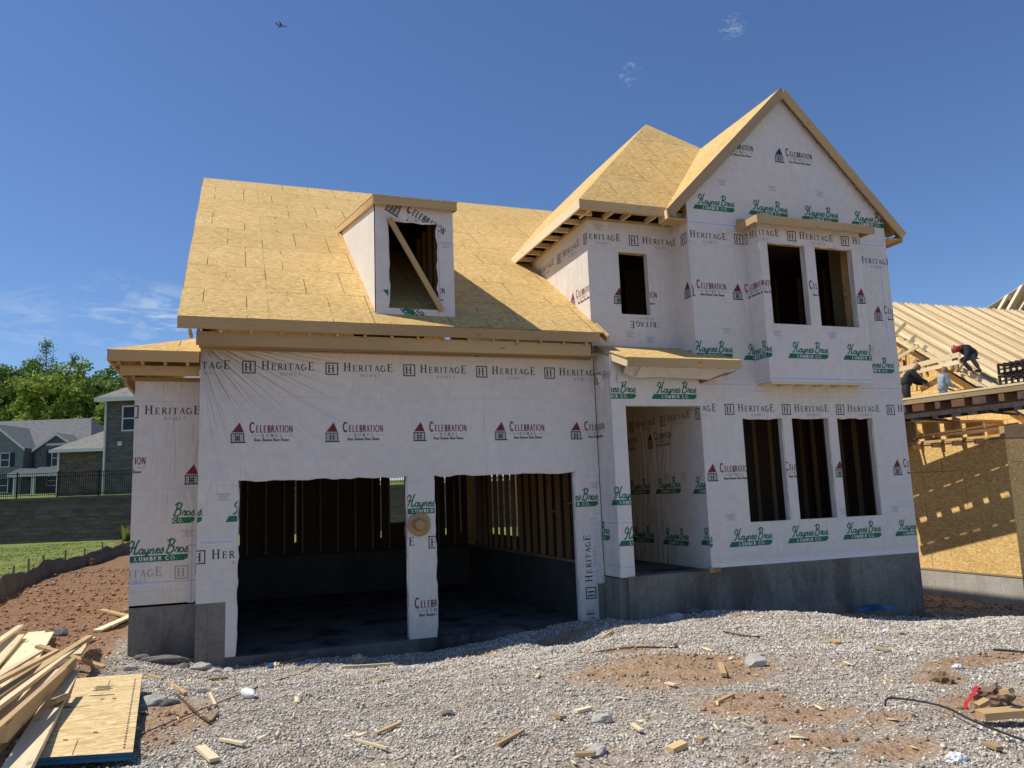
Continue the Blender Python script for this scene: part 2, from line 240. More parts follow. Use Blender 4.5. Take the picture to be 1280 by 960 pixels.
# ------------------------------------------------------------------ mesh helpers
ORG={}
def tag(o,label=None,cat=None,group=None,kind=None):
    for k,v in (('label',label),('category',cat),('group',group),('kind',kind)):
        if v: o[k]=v
    return o
def thing(name,loc,label,cat,group=None):
    o=bpy.data.objects.new(name,None); o.empty_display_size=.2; COL.objects.link(o); o.location=loc; ORG[o.name]=Vector(loc); return tag(o,label,cat,group)
class MB:
    def __init__(s): s.v=[]; s.f=[]; s.m=[]; s.uv=[]
    def poly(s,pts,mat=0,uv=None):
        i=len(s.v); s.v+= [tuple(p) for p in pts]; s.f.append(tuple(range(i,i+len(pts)))); s.m.append(mat)
        if uv is None:
            P=[Vector(p) for p in pts]; e=[(P[(k+1)%len(P)]-P[k]) for k in range(len(P))]
            n=Vector((0,0,0))
            for k in range(len(P)): n+=P[k].cross(P[(k+1)%len(P)])
            u=max(e,key=lambda q:q.length).normalized() if n.length>0 else Vector((1,0,0)); n=n.normalized() if n.length>0 else Vector((0,0,1)); w=n.cross(u)
            ox=s.off if hasattr(s,'off') else (0,0)
            uv=[((p-P[0]).dot(u)+ox[0],(p-P[0]).dot(w)+ox[1]) for p in P]
        s.uv.append(uv)
    def box(s,x0,x1,y0,y1,z0,z1,mat=0):
        s.hexa([(x0,y0,z0),(x1,y0,z0),(x1,y1,z0),(x0,y1,z0),(x0,y0,z1),(x1,y0,z1),(x1,y1,z1),(x0,y1,z1)],mat); return s
    def hexa(s,p,mat=0):
        s.off=(random.random()*40,random.random()*40)
        for f in ((0,3,2,1),(4,5,6,7),(0,1,5,4),(1,2,6,5),(2,3,7,6),(3,0,4,7)): s.poly([p[k] for k in f],mat)
        s.off=(0,0)
    def beam(s,p,q,w,h,up=(0,0,1),mat=0):
        p=Vector(p);q=Vector(q);d=(q-p).normalized();upv=Vector(up); sd=d.cross(upv)
        if sd.length<1e-4: sd=d.cross(Vector((1,0,0)))
        sd.normalize(); u=sd.cross(d).normalized()
        c=[]
        for b in (p,q): pass
        a,b_=sd*w/2,u*h/2
        s.hexa([p-a-b_,p+a-b_,q+a-b_,q-a-b_,p-a+b_,p+a+b_,q+a+b_,q-a+b_],mat); return s
    def prism(s,pts,dirv,mat=0,side=None,uvd=None):
        d=Vector(dirv); P=[Vector(p) for p in pts]; n=len(P)
        uv=None
        if uvd: uv=[((p-Vector(uvd[0])).dot(Vector(uvd[1])),(p-Vector(uvd[0])).dot(Vector(uvd[2]))) for p in P]
        s.poly(P,mat,uv); s.poly([p+d for p in reversed(P)],mat if side is None else side,None)
        for k in range(n): a,b=P[k],P[(k+1)%n]; s.poly([b,a,a+d,b+d],mat if side is None else side)
        return s
    def tube(s,pts,r,n=8,mat=0,cap=True,taper=None):
        P=[Vector(p) for p in pts]; rings=[]
        for k,p in enumerate(P):
            d=(P[min(k+1,len(P)-1)]-P[max(k-1,0)]).normalized(); a=d.cross(Vector((0,0,1)))
            if a.length<.05: a=d.cross(Vector((1,0,0)))
            a.normalize(); b=d.cross(a); rr=r if taper is None else r*(1+(taper-1)*k/(len(P)-1))
            rings.append([p+a*math.cos(2*math.pi*j/n)*rr+b*math.sin(2*math.pi*j/n)*rr for j in range(n)])
        for k in range(len(P)-1):
            for j in range(n): s.poly([rings[k][j],rings[k][(j+1)%n],rings[k+1][(j+1)%n],rings[k+1][j]],mat)
        if cap: s.poly(rings[0][::-1],mat); s.poly(rings[-1],mat)
        return s
    def build(s,name,mats,parent=None,smooth=False,merge=False):
        me=bpy.data.meshes.new(name); o_=ORG.get(parent.name,Vector((0,0,0))) if parent else Vector((0,0,0))
        v=[(a-o_[0],b-o_[1],c-o_[2]) for a,b,c in s.v]
        me.from_pydata(v,[],s.f); mats=[mats] if isinstance(mats,str) else mats
        for k in mats: me.materials.append(M[k])
        me.polygons.foreach_set('material_index',s.m)
        ul=me.uv_layers.new(name='UVMap'); ul.data.foreach_set('uv',[c for f in s.uv for p in f for c in p])
        if merge:
            bm=bmesh.new(); bm.from_mesh(me); bmesh.ops.remove_doubles(bm,verts=bm.verts,dist=1e-4); bmesh.ops.recalc_face_normals(bm,faces=bm.faces); bm.to_mesh(me); bm.free()
        if smooth: me.polygons.foreach_set('use_smooth',[True]*len(me.polygons))
        o=bpy.data.objects.new(name,me); COL.objects.link(o)
        if parent: o.parent=parent; ORG[o.name]=o_
        else: ORG[o.name]=Vector((0,0,0))
        return o
def B(name,parent,mat,*boxes):
    m=MB()
    for b in boxes: m.box(*b)
    return m.build(name,mat,parent)
def fix_origin(o):
    """move a single-mesh thing's origin to its base centre"""
    me=o.data; n=len(me.vertices); a=np.empty(n*3); me.vertices.foreach_get('co',a); a=a.reshape(-1,3)
    c=np.array([a[:,0].mean(),a[:,1].mean(),a[:,2].min()]); me.vertices.foreach_set('co',(a-c).ravel()); o.location=c; ORG[o.name]=Vector(c); me.update(); return o
# ------------------------------------------------------------------ terrain heights
_cp=np.array([(-2,-1.2,.2),(-.3,-1.2,.05),(1,-1.2,-.03),(2.4,-1.2,-.05),(3.5,-1.2,-.12),(5,-1.2,-.04),(5.6,-1.2,-.04),(6.2,-1.2,.03),(6.9,-1.2,.11),(8.2,-1.2,.15),(9.3,-1.2,.07),(10.4,-1.3,-.1),(11.3,-1.4,-.2),(12.5,-1.5,-.3),(14.5,-1.5,-.5),
(1,-.3,-.1),(3.5,-.3,-.18),(6,-.3,-.02),(13.5,-.5,-.4),(10,-2,-.02),(11.2,-2.3,-.12),
(-1,-2.5,.33),(1,-2.5,.2),(3,-2.5,.13),(5,-2.5,.15),(7,-2.5,.22),(9,-2.5,.2),(11.6,-3,-.02),(13,-2.7,-.17),(16,-2.5,-.35),
(-3,-4.5,.5),(0,-4.5,.48),(2,-4.5,.38),(5,-4.5,.38),(8,-4.5,.34),(11,-4.5,.2),(14,-4.5,.05),(19,-4,-.25),
(-4,-7,.5),(0,-7,.5),(4,-7,.48),(8,-7,.45),(12,-7,.35),(-4,-13,.5),(1,-13,.5),(8,-13,.5),(14,-12,.4),(-10,-8,.5),(20,-9,.2),
(-.4,.7,.02),(-.5,4,.12),(-2.5,3,.27),(-3,5.5,.4),(-3.2,10,.45),(-1,8,.33),(-6,6,.5),(-6,0,.5),(-3,-2.5,.5),(-5,15,.5),(-1,20,.45),(-4.5,27,.62),(-12,20,.7),(2,27,.6),(8,24,.5),(5,12,.2),(12,10,-.3),
(17.9,1.2,-.78),(17.9,4,-.8),(16,3,-.75),(15,0,-.6),(20,0,-.62),(18,-2.5,-.45),(24,0,-.5),(22,12,-.6),(16,12,-.6)])
_c=.5
def _phi(r2): return np.sqrt(r2+_c*_c)
_A=_phi(((_cp[:,None,:2]-_cp[None,:,:2])**2).sum(-1))+np.eye(len(_cp))*.06
_w=np.linalg.solve(_A,_cp[:,2]-.3)
WP0=np.array([-9.6,32.9]); WD=np.array([5.96,-2.16]); WD/=np.linalg.norm(WD); WN=np.array([-WD[1],WD[0]])
def sstep(a,b,x): t=np.clip((x-a)/(b-a),0,1); return t*t*(3-2*t)
TERR=[True]
def H0(x,y):
    x=np.atleast_1d(np.asarray(x,float)); y=np.atleast_1d(np.asarray(y,float)); z=np.full(x.shape,.3)
    for i in range(len(_cp)): z=z+_w[i]*_phi((x-_cp[i,0])**2+(y-_cp[i,1])**2)
    d=np.sqrt((x-2)**2+(y-3)**2); k=sstep(22,30,d); z=z*(1-k)+.6*k
    n=(x-WP0[0])*WN[0]+(y-WP0[1])*WN[1]
    up=2.78+np.clip(n,0,60)*.03
    k=(n>.2)&(abs(x)<400)&TERR[0]; z=np.where(k,up,np.where(n>-4,np.minimum(z,.66)*0+.66*sstep(-4,0,n)+z*(1-sstep(-4,0,n)),z))
    return z
def bumpy(x,y):
    x=np.atleast_1d(x);y=np.atleast_1d(y)
    def o(s,a,p): return a*np.sin(x*s+1.3*p+1.7*np.sin(y*s*.7+p))*np.cos(y*s*1.1-.6*p+1.3*np.sin(x*s*.8))
    return o(1.1,.03,4)+o(1.9,.022,1)+o(3.9,.017,2)+o(8.3,.009,3)+o(17,.005,5)
def inside(x,y,mg=0):
    x=np.atleast_1d(x);y=np.atleast_1d(y)
    a=(x>.58-mg)&(x<13.06+mg)&(y>0-mg)&(y<9.6); b=(x>-.33-mg)&(x<.7)&(y>.6-mg)&(y<4.5); c=(x>6.9-mg)&(x<13.06+mg)&(y>-.57-mg)&(y<1); d=(x>17.9-mg)&(x<34)&(y>1.2-mg)&(y<20)
    return a|b|c|d
def H(x,y):
    z=H0(x,y); near=((np.atleast_1d(x)-2)**2+(np.atleast_1d(y))**2)<900
    z=z+bumpy(x,y)*np.where(near,1,.3)
    return np.where(inside(x,y,-.12),z-.6,z)
def h(x,y): return float(H(x,y)[0])
def G(u,v,dz=0.):
    """the ground point seen in the direction of photo pixel (u,v)"""
    d=FW*CAM['f']+RT*(u-640)+UP*(480-v); d=d/np.linalg.norm(d); t=2.
    while t<150:
        p=CP+d*t
        if p[2]<H0(p[0],p[1])[0]+dz: break
        t+=.03
    return Vector((p[0],p[1],h(p[0],p[1])+dz))
def FP(u,v,D):
    d=FW*CAM['f']+RT*(u-640)+UP*(480-v); hf=np.array([FW[0],FW[1]]); hf/=np.linalg.norm(hf); s=D/(d[0]*hf[0]+d[1]*hf[1]); return Vector(CP+d*s)
#BODY
# ------------------------------------------------------------------ ground sheet
def axis(lo,hi,fine_lo,fine_hi,step,grow=1.13):
    a=list(np.arange(fine_lo,fine_hi+1e-6,step)); s=step; x=a[-1]
    while x<hi: s*=grow; x+=s; a.append(x)
    s=step; x=a[0]; pre=[]
    while x>lo: s*=grow; x-=s; pre.append(x)
    return np.array(pre[::-1]+a)
gx=axis(-2500,2500,-6,19,.085); gy=axis(-2000,4000,-10.5,3.2,.085)
X,Y=np.meshgrid(gx,gy); TERR[0]=False; Z=H(X.ravel(),Y.ravel()); TERR[0]=True; nx,ny=len(gx),len(gy)
V=np.stack([X.ravel(),Y.ravel(),Z],1)
i=np.arange(nx*ny).reshape(ny,nx); F=np.stack([i[:-1,:-1],i[:-1,1:],i[1:,1:],i[1:,:-1]],-1).reshape(-1,4)
def fastmesh(name,V,F,mats,tone=None,smooth=False,mi=None):
    me=bpy.data.meshes.new(name); k=F.shape[1]
    me.vertices.add(len(V)); me.vertices.foreach_set('co',V.astype(np.float32).ravel())
    me.loops.add(F.size); me.loops.foreach_set('vertex_index',F.astype(np.int32).ravel())
    me.polygons.add(len(F)); me.polygons.foreach_set('loop_start',np.arange(0,F.size,k,dtype=np.int32)); me.polygons.foreach_set('loop_total',np.full(len(F),k,dtype=np.int32))
    if smooth: me.polygons.foreach_set('use_smooth',np.ones(len(F),bool))
    if mi is not None: me.polygons.foreach_set('material_index',mi.astype(np.int32))
    me.update(calc_edges=True)
    if tone is not None:
        for nm,a in tone.items(): t=me.attributes.new(nm,'FLOAT','POINT'); t.data.foreach_set('value',a.astype(np.float32))
    for m_ in ([mats] if isinstance(mats,str) else mats): me.materials.append(M[m_])
    o=bpy.data.objects.new(name,me); COL.objects.link(o); ORG[name]=Vector((0,0,0)); return o
def blob(x,y,cx,cy,rx,ry,ang=0): 
    c,s=math.cos(ang),math.sin(ang); u=((x-cx)*c+(y-cy)*s)/rx; w=(-(x-cx)*s+(y-cy)*c)/ry; return np.clip(1.35-np.sqrt(u*u+w*w)*.9,0,1)
def patch(x,y,s=1.3): return .5+.5*np.sin(x*s+1.1*np.sin(y*s*1.7))*np.cos(y*s*1.3+.7*np.sin(x*s*.9))
def dirtmask(x,y):
    d=np.zeros_like(x)
    d=np.maximum(d,sstep(-.1,-1.1,x)*sstep(-2.6,-1.2,y))           # bare soil left of the wing
    d=np.maximum(d,sstep(-1.0,-2.2,x)*.9)
    for px,py,rx,ry,a,k in DB: d=np.maximum(d,k*blob(x,y,px,py,rx,ry,a))
    d=np.maximum(d,sstep(12.3,13.6,x)*sstep(-2.4,-1.4,y)); d=np.maximum(d,sstep(-1.0,-.7,y)*sstep(10.6,11.2,x))
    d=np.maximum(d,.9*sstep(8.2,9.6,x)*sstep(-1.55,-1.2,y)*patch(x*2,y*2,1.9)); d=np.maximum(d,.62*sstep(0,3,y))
    return d
def gp(u,v): p=G(u,v); return p.x,p.y
DB=[]
for (u,v,rx,ry,k) in ((835,832,.95,.55,1),(770,815,.5,.3,.75),(935,880,.4,.28,1),(1010,895,.5,.3,.7),(880,845,.9,.35,.8),(1150,768,.5,.2,1),(1230,825,.9,.22,.9),(1175,848,.22,.16,.95),(1245,880,.45,.3,1),(590,820,.5,.2,.7),(545,828,.9,.2,.5),(1020,935,.5,.2,.6),(1120,940,.4,.2,.6),(920,770,.6,.18,.75),(190,900,.45,.6,.75),(30,955,.8,.6,.9),(210,810,.4,.3,.8),(130,855,.4,.5,.8),(700,800,.6,.2,.55),(1110,905,.3,.15,.6)):
    x,y=gp(u,v); DB.append((x,y,rx*1.15,ry*1.15,.2,min(1,k*1.15)))
def fenceline_x(y): return np.interp(y,[-6,3,6,11,14,19,24],[-4.2,-3.0,-3.15,-3.4,-3.25,-2.6,-1.2])
def grassmask(x,y):
    g=sstep(.05,.5,fenceline_x(y)-x)*sstep(-4,1,y); g=np.maximum(g,sstep(20,23,y)); return g
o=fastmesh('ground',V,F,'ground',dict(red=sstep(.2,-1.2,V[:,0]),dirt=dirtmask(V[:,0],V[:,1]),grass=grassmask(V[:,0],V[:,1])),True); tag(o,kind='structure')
# raised ground behind the retaining wall
sx_=np.concatenate([-np.geomspace(40,2500,14)[::-1],np.arange(-36,37,2.),np.geomspace(40,2500,14)]); sn_=np.concatenate([[.25,.6],np.arange(1.5,60,2.5),np.geomspace(62,2800,14)])
A_,B_=np.meshgrid(sx_,sn_); PX=WP0[0]+WD[0]*A_+WN[0]*B_; PY=WP0[1]+WD[1]*A_+WN[1]*B_; PZ=2.78+np.clip(B_,0,60)*.03+.03*np.sin(PX*.7)*np.cos(PY*.5)
V=np.stack([PX.ravel(),PY.ravel(),PZ.ravel()],1); ny,nx=A_.shape; i=np.arange(nx*ny).reshape(ny,nx); F=np.stack([i[:-1,:-1],i[:-1,1:],i[1:,1:],i[1:,:-1]],-1).reshape(-1,4)
o=fastmesh('upper_lawn',V,F,'ground',dict(dirt=np.zeros(len(V)),grass=np.ones(len(V))),True); tag(o,kind='structure')
# ------------------------------------------------------------------ loose gravel and clods (uncountable)
OCT=np.array([(1,0,0),(-1,0,0),(0,1,0),(0,-1,0),(0,0,1),(0,0,-1)],float); OF=np.array([(0,2,4),(2,1,4),(1,3,4),(3,0,4),(2,0,5),(1,2,5),(3,1,5),(0,3,5)])
def scatter(name,n,region,size,mat,keep,seed,label,cat,flat=.65,sink=.25):
    r=np.random.default_rng(seed); x0,x1,y0,y1=region
    # denser towards the camera
    t=r.random(n*3); x=x0+(x1-x0)*r.random(n*3); y=y0+(y1-y0)*t**1.0
    D=np.hypot(x-CP[0],y-CP[1]); k=keep(x,y)*np.clip((7.5/D)**1.1,0,1)>r.random(n*3)
    # only what the picture's field could see
    hx=(x-CP[0])*RT[0]+(y-CP[1])*RT[1]; hf=(x-CP[0])*FW[0]+(y-CP[1])*FW[1]; k&=(np.abs(hx)<hf*.85+1.2)&(hf>3.0)
    k&=~inside(x,y,.02)
    x,y,D=x[k][:n],y[k][:n],D[k][:n]; m=len(x)
    s=np.minimum(size[0]*np.exp(r.normal(0,size[1],m)),size[0]*2.6)*np.clip(D/7.5,1,2.2)**.8
    z=H(x,y)
    V=OCT[None]*s[:,None,None]*(1+r.uniform(-.35,.35,(m,6,1)))*np.array([1,.85,flat])
    V=V+r.uniform(-.25,.25,V.shape)*s[:,None,None]
    a=r.uniform(0,6.28,m); c,sn=np.cos(a),np.sin(a); tl=r.uniform(-.6,.6,m)
    Vx=V[...,0]*c[:,None]-V[...,1]*sn[:,None]; Vy=V[...,0]*sn[:,None]+V[...,1]*c[:,None]; Vz=V[...,2]+Vx*tl[:,None]*.5
    V=np.stack([Vx+x[:,None],Vy+y[:,None],Vz+(z+s*(flat*.5-sink*flat))[:,None]],-1).reshape(-1,3)
    F=(OF[None]+np.arange(m)[:,None,None]*6).reshape(-1,3)
    tone=np.repeat(np.clip(r.normal(.5,.24,m),0,1),6)
    o=fastmesh(name,V,F,mat,dict(tone=tone)); tag(o,label,cat,kind='stuff'); return o
def patch(x,y,s=1.3): return .5+.5*np.sin(x*s+1.1*np.sin(y*s*1.7))*np.cos(y*s*1.3+.7*np.sin(x*s*.9))
kg=lambda x,y: np.clip(1.1-1.0*dirtmask(x,y)-.75*patch(x,y,2.1)*patch(x+3,y*1.7,.9)-.35*patch(x*1.3+2,y*1.1,5.3),0,1)*(grassmask(x,y)<.3)*np.where(x<-1.0,.12,1)
scatter('gravel',300000,(-3.5,15,-9.5,1.0),(.0075,.46),'gravel_stone',kg,1,'loose pale grey crushed gravel spread over the ground before the house','gravel')
kd=lambda x,y: np.clip(dirtmask(x,y)*1.3-.25,0,1)*(grassmask(x,y)<.3)
scatter('dirt_clods',30000,(-4.5,18,-9,14),(.010,.55),'dirt_clod',kd,2,'small clods of reddish brown soil beside the wing and in the bare patches','soil',.8,.15)
# clumps of taller grass along the silt fence, short turf texture elsewhere
def grass():
    r=np.random.default_rng(5); n=26000; y=r.uniform(2,30,n); x=fenceline_x(y)-.15-r.random(n)**1.3*9; z=H(x,y); k=r.random(n)<1; 
    n2=700; y2=30.2-r.random(n2)*1.2; x2=r.uniform(-3.6,-1.6,n2); x=np.r_[x,x2]; y=np.r_[y,y2]; z=np.r_[z,H(x2,y2)]; n+=n2
    hgt=r.uniform(.01,.04,n); hgt[-n2:]=r.uniform(.3,.8,n2); w=hgt*.28+.012; a=r.uniform(0,3.14,n); lx=r.normal(0,.35,n)*hgt; ly=r.normal(0,.35,n)*hgt
    p=np.stack([x,y,z],1); s=np.stack([np.cos(a)*w,np.sin(a)*w,0*w],1); t=np.stack([lx,ly,hgt],1)
    V=np.stack([p-s,p+s,p+t],1).reshape(-1,3); F=np.arange(n*3).reshape(-1,3); o=fastmesh('grass',V,F,'grass_blade',dict(tone=np.repeat(r.random(n),3))); tag(o,'short sunlit lawn grass between the silt fence and the retaining wall','grass',kind='stuff')
grass()
# ------------------------------------------------------------------ printed lettering (flat strokes)
def poly_stroke(pts,w):
    """quads along a polyline, mitred"""
    P=[Vector(p) for p in pts]; n=len(P); L_=[];R_=[]
    for k in range(n):
        d0=(P[k]-P[k-1]).normalized() if k>0 else (P[1]-P[0]).normalized(); d1=(P[k+1]-P[k]).normalized() if k<n-1 else d0
        d=(d0+d1); d=d.normalized() if d.length>.1 else d1; nn=Vector((-d.y,d.x)); c=max(.45,abs(nn.dot(Vector((-d1.y,d1.x))))); ww=(w[k] if isinstance(w,(list,tuple)) else w)/2/c
        L_.append(P[k]+nn*ww); R_.append(P[k]-nn*ww)
    return [[R_[k],R_[k+1],L_[k+1],L_[k]] for k in range(n-1)]
def rect(x0,y0,x1,y1): return [Vector((x0,y0)),Vector((x1,y0)),Vector((x1,y1)),Vector((x0,y1))]
def arc(cx,cy,rx,ry,a0,a1,n=9): return [(cx+rx*math.cos(R(a0+(a1-a0)*k/(n-1))),cy+ry*math.sin(R(a0+(a1-a0)*k/(n-1)))) for k in range(n)]
def glyph(c,tk=.15,tn=.06,sf=True):
    o=[]; S=.05
    def stem(x,y0=0,y1=1,w=tk):
        if sf: o.append(rect(x-w/2,y0+(S if y0==0 else 0),x+w/2,y1-(S if y1==1 else 0)))
        else: o.append(rect(x-w/2,y0,x+w/2,y1))
        if sf and y0==0: o.append(rect(x-w*1.0,0,x+w*1.0,S))
        if sf and y1==1: o.append(rect(x-w*1.0,1-S,x+w*1.0,1))
    w=.7
    if c=='H': stem(.17);stem(.68);o.append(rect(.17+tk/2,.5,.68-tk/2,.5+tn)); w=.85
    elif c in 'EFL':
        stem(.17,w=tk); x=.17+tk/2
        if c!='L': o.append(rect(x+(.07 if sf else 0),1-tn,.56,1)); o.append(rect(x,.5,.46,.5+tn)); 
        if c!='L' and sf: o.append(rect(.56,.78,.61,1)); o.append(rect(.46,.42,.50,.65))
        if c!='F': o.append(rect(x+(.07 if sf else 0),0,.58,tn)); 
        if c!='F' and sf: o.append(rect(.58,0,.63,.24))
        w=.7
    elif c=='I': stem(.17); w=.34
    elif c=='T':
        stem(.36,0,1-tn if not sf else .95); o.append(rect(.04,1-tn,.68,1)); 
        if sf: o+= [rect(.0,.8,.04,1),rect(.68,.8,.72,1)]
        w=.74
    elif c=='A': o+=poly_stroke([(.08,0),(.38,1)],tn*1.1)+poly_stroke([(.38,1),(.7,0)],tk)+[rect(.2,.33,.55,.33+tn)]; 
    elif c=='R' or c=='B' or c=='P':
        stem(.17); o+=poly_stroke([(.17+tk/2,1-tn/2)]+arc(.38,.75,.22,.25-tn/2,90,-90,7)+[(.17+tk/2,.5+tn/2)],tn*1.7)
        if c=='R': o+=poly_stroke([(.36,.5),(.72,.0)],tk); w=.75
        elif c=='B': o+=poly_stroke([(.2+tk/2,.5-tn/2)]+arc(.42,.25,.24,.25-tn/2,90,-90,7)+[(.2+tk/2,tn/2)],tn*1.7)
    elif c in 'CG':
        o+=poly_stroke(arc(.45,.5,.36,.46,40,320,14),[tn,tn,tn*1.5,tk*.9,tk,tk,tk,tk,tk,tk,tk,tn*1.6,tn,tn])
        if c=='G': o+= [rect(.62,.1,.62+tk,.46)]+([rect(.56,.46,.84,.46+S)] if sf else [])
        w=.85
    elif c=='O': o+=poly_stroke(arc(.45,.5,.38,.46,90,450,17),[tn if k%8==0 else (tk if k%8==4 else tk*.7) for k in range(17)]); w=.9
    elif c=='N': stem(.14,w=tn*1.3); stem(.7,w=tn*1.3); o+=poly_stroke([(.14,1),(.7,0)],tk); w=.85
    elif c=='M': stem(.12,w=tn*1.3); stem(.86,w=tk*.9); o+=poly_stroke([(.14,1),(.48,.05),(.84,1)],tn*1.6); w=1.0
    elif c=='U': stem(.15,.28,1); stem(.65,.28,1,tn*1.4); o+=poly_stroke([(.15,.3)]+arc(.4,.3,.25,.27,180,360,7)+[(.65,.3)],tk*.8); w=.8
    elif c=='S': o+=poly_stroke(arc(.33,.74,.22,.22,20,270,9)+arc(.33,.26,.24,.24,90,-160,9),tk*.75); w=.62
    elif c=='.': o.append(rect(.08,0,.24,.16)); w=.3
    elif c==' ': w=.4
    return o,w
def textline(t,x,y,hgt,tk=.15,tn=.06,sf=True,sp=.12,caps=(),capk=1.3,width=None,shear=0):
    res=[];px=0
    for k,c in enumerate(t):
        g,w=glyph(c,tk,tn,sf); s=hgt*(capk if k in caps else 1)
        res+= [[Vector((px+p.x*s,p.y*s)) for p in q] for q in g]; px+=(w+sp)*s
    kx=1 if width is None else width/px
    return [[Vector((x+(p.x*kx)+p.y*shear,y+p.y)) for p in q] for q in res],px*kx
def logo_heritage():
    o=[]; b=.095
    # boxed H centred on 0,0
    for r_ in (rect(-b,-b,b,-b+.016),rect(-b,b-.016,b,b),rect(-b,-b+.016,-b+.016,b-.016),rect(b-.016,-b+.016,b,b-.016)): o.append((r_,1))
    g,w=textline('H',-.062,-.06,.12,.17,.07); o+=[(q,1) for q in g]
    g,w=textline('HERITAGE',.175,-.035,.098,.15,.065,True,.2,(0,7),1.32,.79); o+=[(q,1) for q in g]
    g,w=textline('HOMES',.44,-.118,.044,.17,.1,True,.5,(),1,.32); o+=[(q,5) for q in g]
    return o
def logo_celebration():
    o=[]
    o.append(([Vector(p) for p in ((-.085,.155),(.025,.30),(.085,.155))],2)); o.append((rect(-.1,.13,.09,.143),1))
    o.append((rect(-.1,0,.115,.018),1))
    for k in range(7): o.append((rect(-.095+k*.028,.022,-.095+k*.028+.019,.127),5 if k%2 else 1))
    for k in range(3): o.append((rect(-.095,.04+k*.03,.085,.044+k*.03),4))
    o.append((rect(-.02,.03,.03,.1),1))
    g,w=textline('CELEBRATION',.16,.15,.105,.2,.12,False,.10,(0,),1.45,.62); o+=[(q,2) for q in g]
    g,w=textline('HOMES',.33,.085,.046,.13,.1,True,.75,(),1,.31); o+=[(q,1) for q in g]
    o.append((rect(.175,.105,.31,.110),5)); o.append((rect(.66,.105,.78,.110),5))
    r_=random.Random(3); x=.23
    for wd in (4,6,4,5):
        for k in range(wd):
            hh=.052 if k==0 else .028; o+=[(q,1) for q in poly_stroke([(x,.022),(x+.006,.022+hh*.8),(x+.014,.022+hh),(x+.017,.024)],.0075)]; x+=.0225
        x+=.02
    return o
SCR={'H':([[(.02,.55),(.0,.8),(.14,.98),(.3,.9),(.3,.55),(.24,.2),(.12,.02),(-.02,.06)],[(.62,1.05),(.52,.8),(.48,.4),(.5,.08),(.62,.04),(.72,.16)],[(.1,.5),(.3,.52),(.5,.5)]],.74),
'a':([arc(.2,.24,.15,.2,40,330,9),[(.36,.46),(.34,.1),(.42,.03),(.5,.14)]],.46),
'y':([[(.03,.44),(.06,.14),(.18,.05),(.3,.2),(.34,.45)],[(.35,.44),(.33,-.1),(.2,-.34),(.08,-.22),(.24,-.02),(.46,.14)]],.45),
'n':([[(.06,.44),(.06,.03)],[(.07,.28),(.2,.45),(.29,.36),(.29,.06),(.4,.06)]],.41),
'e':([[(.06,.22),(.32,.3),(.3,.43),(.18,.46),(.06,.3),(.1,.08),(.24,.03),(.4,.14)]],.38),
's':([[(.02,.1),(.2,.5),(.3,.25),(.22,.03),(.04,.08)]],.36),
'B':([[(.16,.98),(.14,.4),(.06,.0)],[(-.04,.86),(.2,1.05),(.46,.92),(.42,.66),(.2,.55),(.5,.46),(.52,.16),(.3,-.02),(.08,.04)]],.62),
'r':([[(.04,.1),(.12,.5),(.16,.4),(.3,.42),(.26,.08),(.38,.08)]],.35),
'o':([arc(.2,.24,.15,.2,90,450,11)],.4),'.':([[(.05,.02),(.14,.02)]],.2),' ':([],.12)}
def logo_haynes():
    o=[]; x=.1; s=.15
    for c in 'Haynes Bros.':
        st,w=SCR[c]; sc=s*(1.25 if c in 'HB' else 1.05)
        for p in st: o+=[(q,3) for q in poly_stroke([(x+a*sc+b*sc*.22,.105+b*sc) for a,b in p],.021 if c in 'HB' else .0185)]
        x+=w*sc
    o.append(([Vector(p) for p in ((.0,0),(.82,0),(.88,.035),(.875,.085),(.05,.085))],3))
    g,w=textline('LUMBER CO.',.2,.018,.05,.2,.14,True,.22,(),1,.55); o+=[(q,4) for q in g]
    return o
def logo_fine():
    o=[]
    for k,(a,b) in enumerate(((0,.2),(.03,.17),(.05,.14),(.02,.18))):
        x=a
        while x<b: o.append((rect(x,-.028*k,x+.011,-.028*k+.012),5)); x+=.017
    return o
def logo_tape(n,ln=.05):
    o=[(rect(0,0,n,.075),7)]; x=.01
    while x<n-.04: o.append(([Vector((x,.02)),Vector((x+.008,.02)),Vector((x+.032,.055)),Vector((x+.024,.055))],6)); x+=.024
    return o
LOGO=dict(her=logo_heritage(),cel=logo_celebration(),hay=logo_haynes(),fine=logo_fine())
def clip(poly,cell):
    for k in range(len(cell)):
        a,b=cell[k],cell[(k+1)%len(cell)]; e=(b[0]-a[0],b[1]-a[1]); out_=[]
        sd=lambda p: e[0]*(p.y-a[1])-e[1]*(p.x-a[0])
        for j in range(len(poly)):
            p,q=poly[j],poly[(j+1)%len(poly)]; sp,sq=sd(p),sd(q)
            if sp>=0: out_.append(p)
            if (sp>=0)!=(sq>=0): t=sp/(sp-sq); out_.append(p+(q-p)*t)
        poly=out_
        if len(poly)<3: return None
    return poly
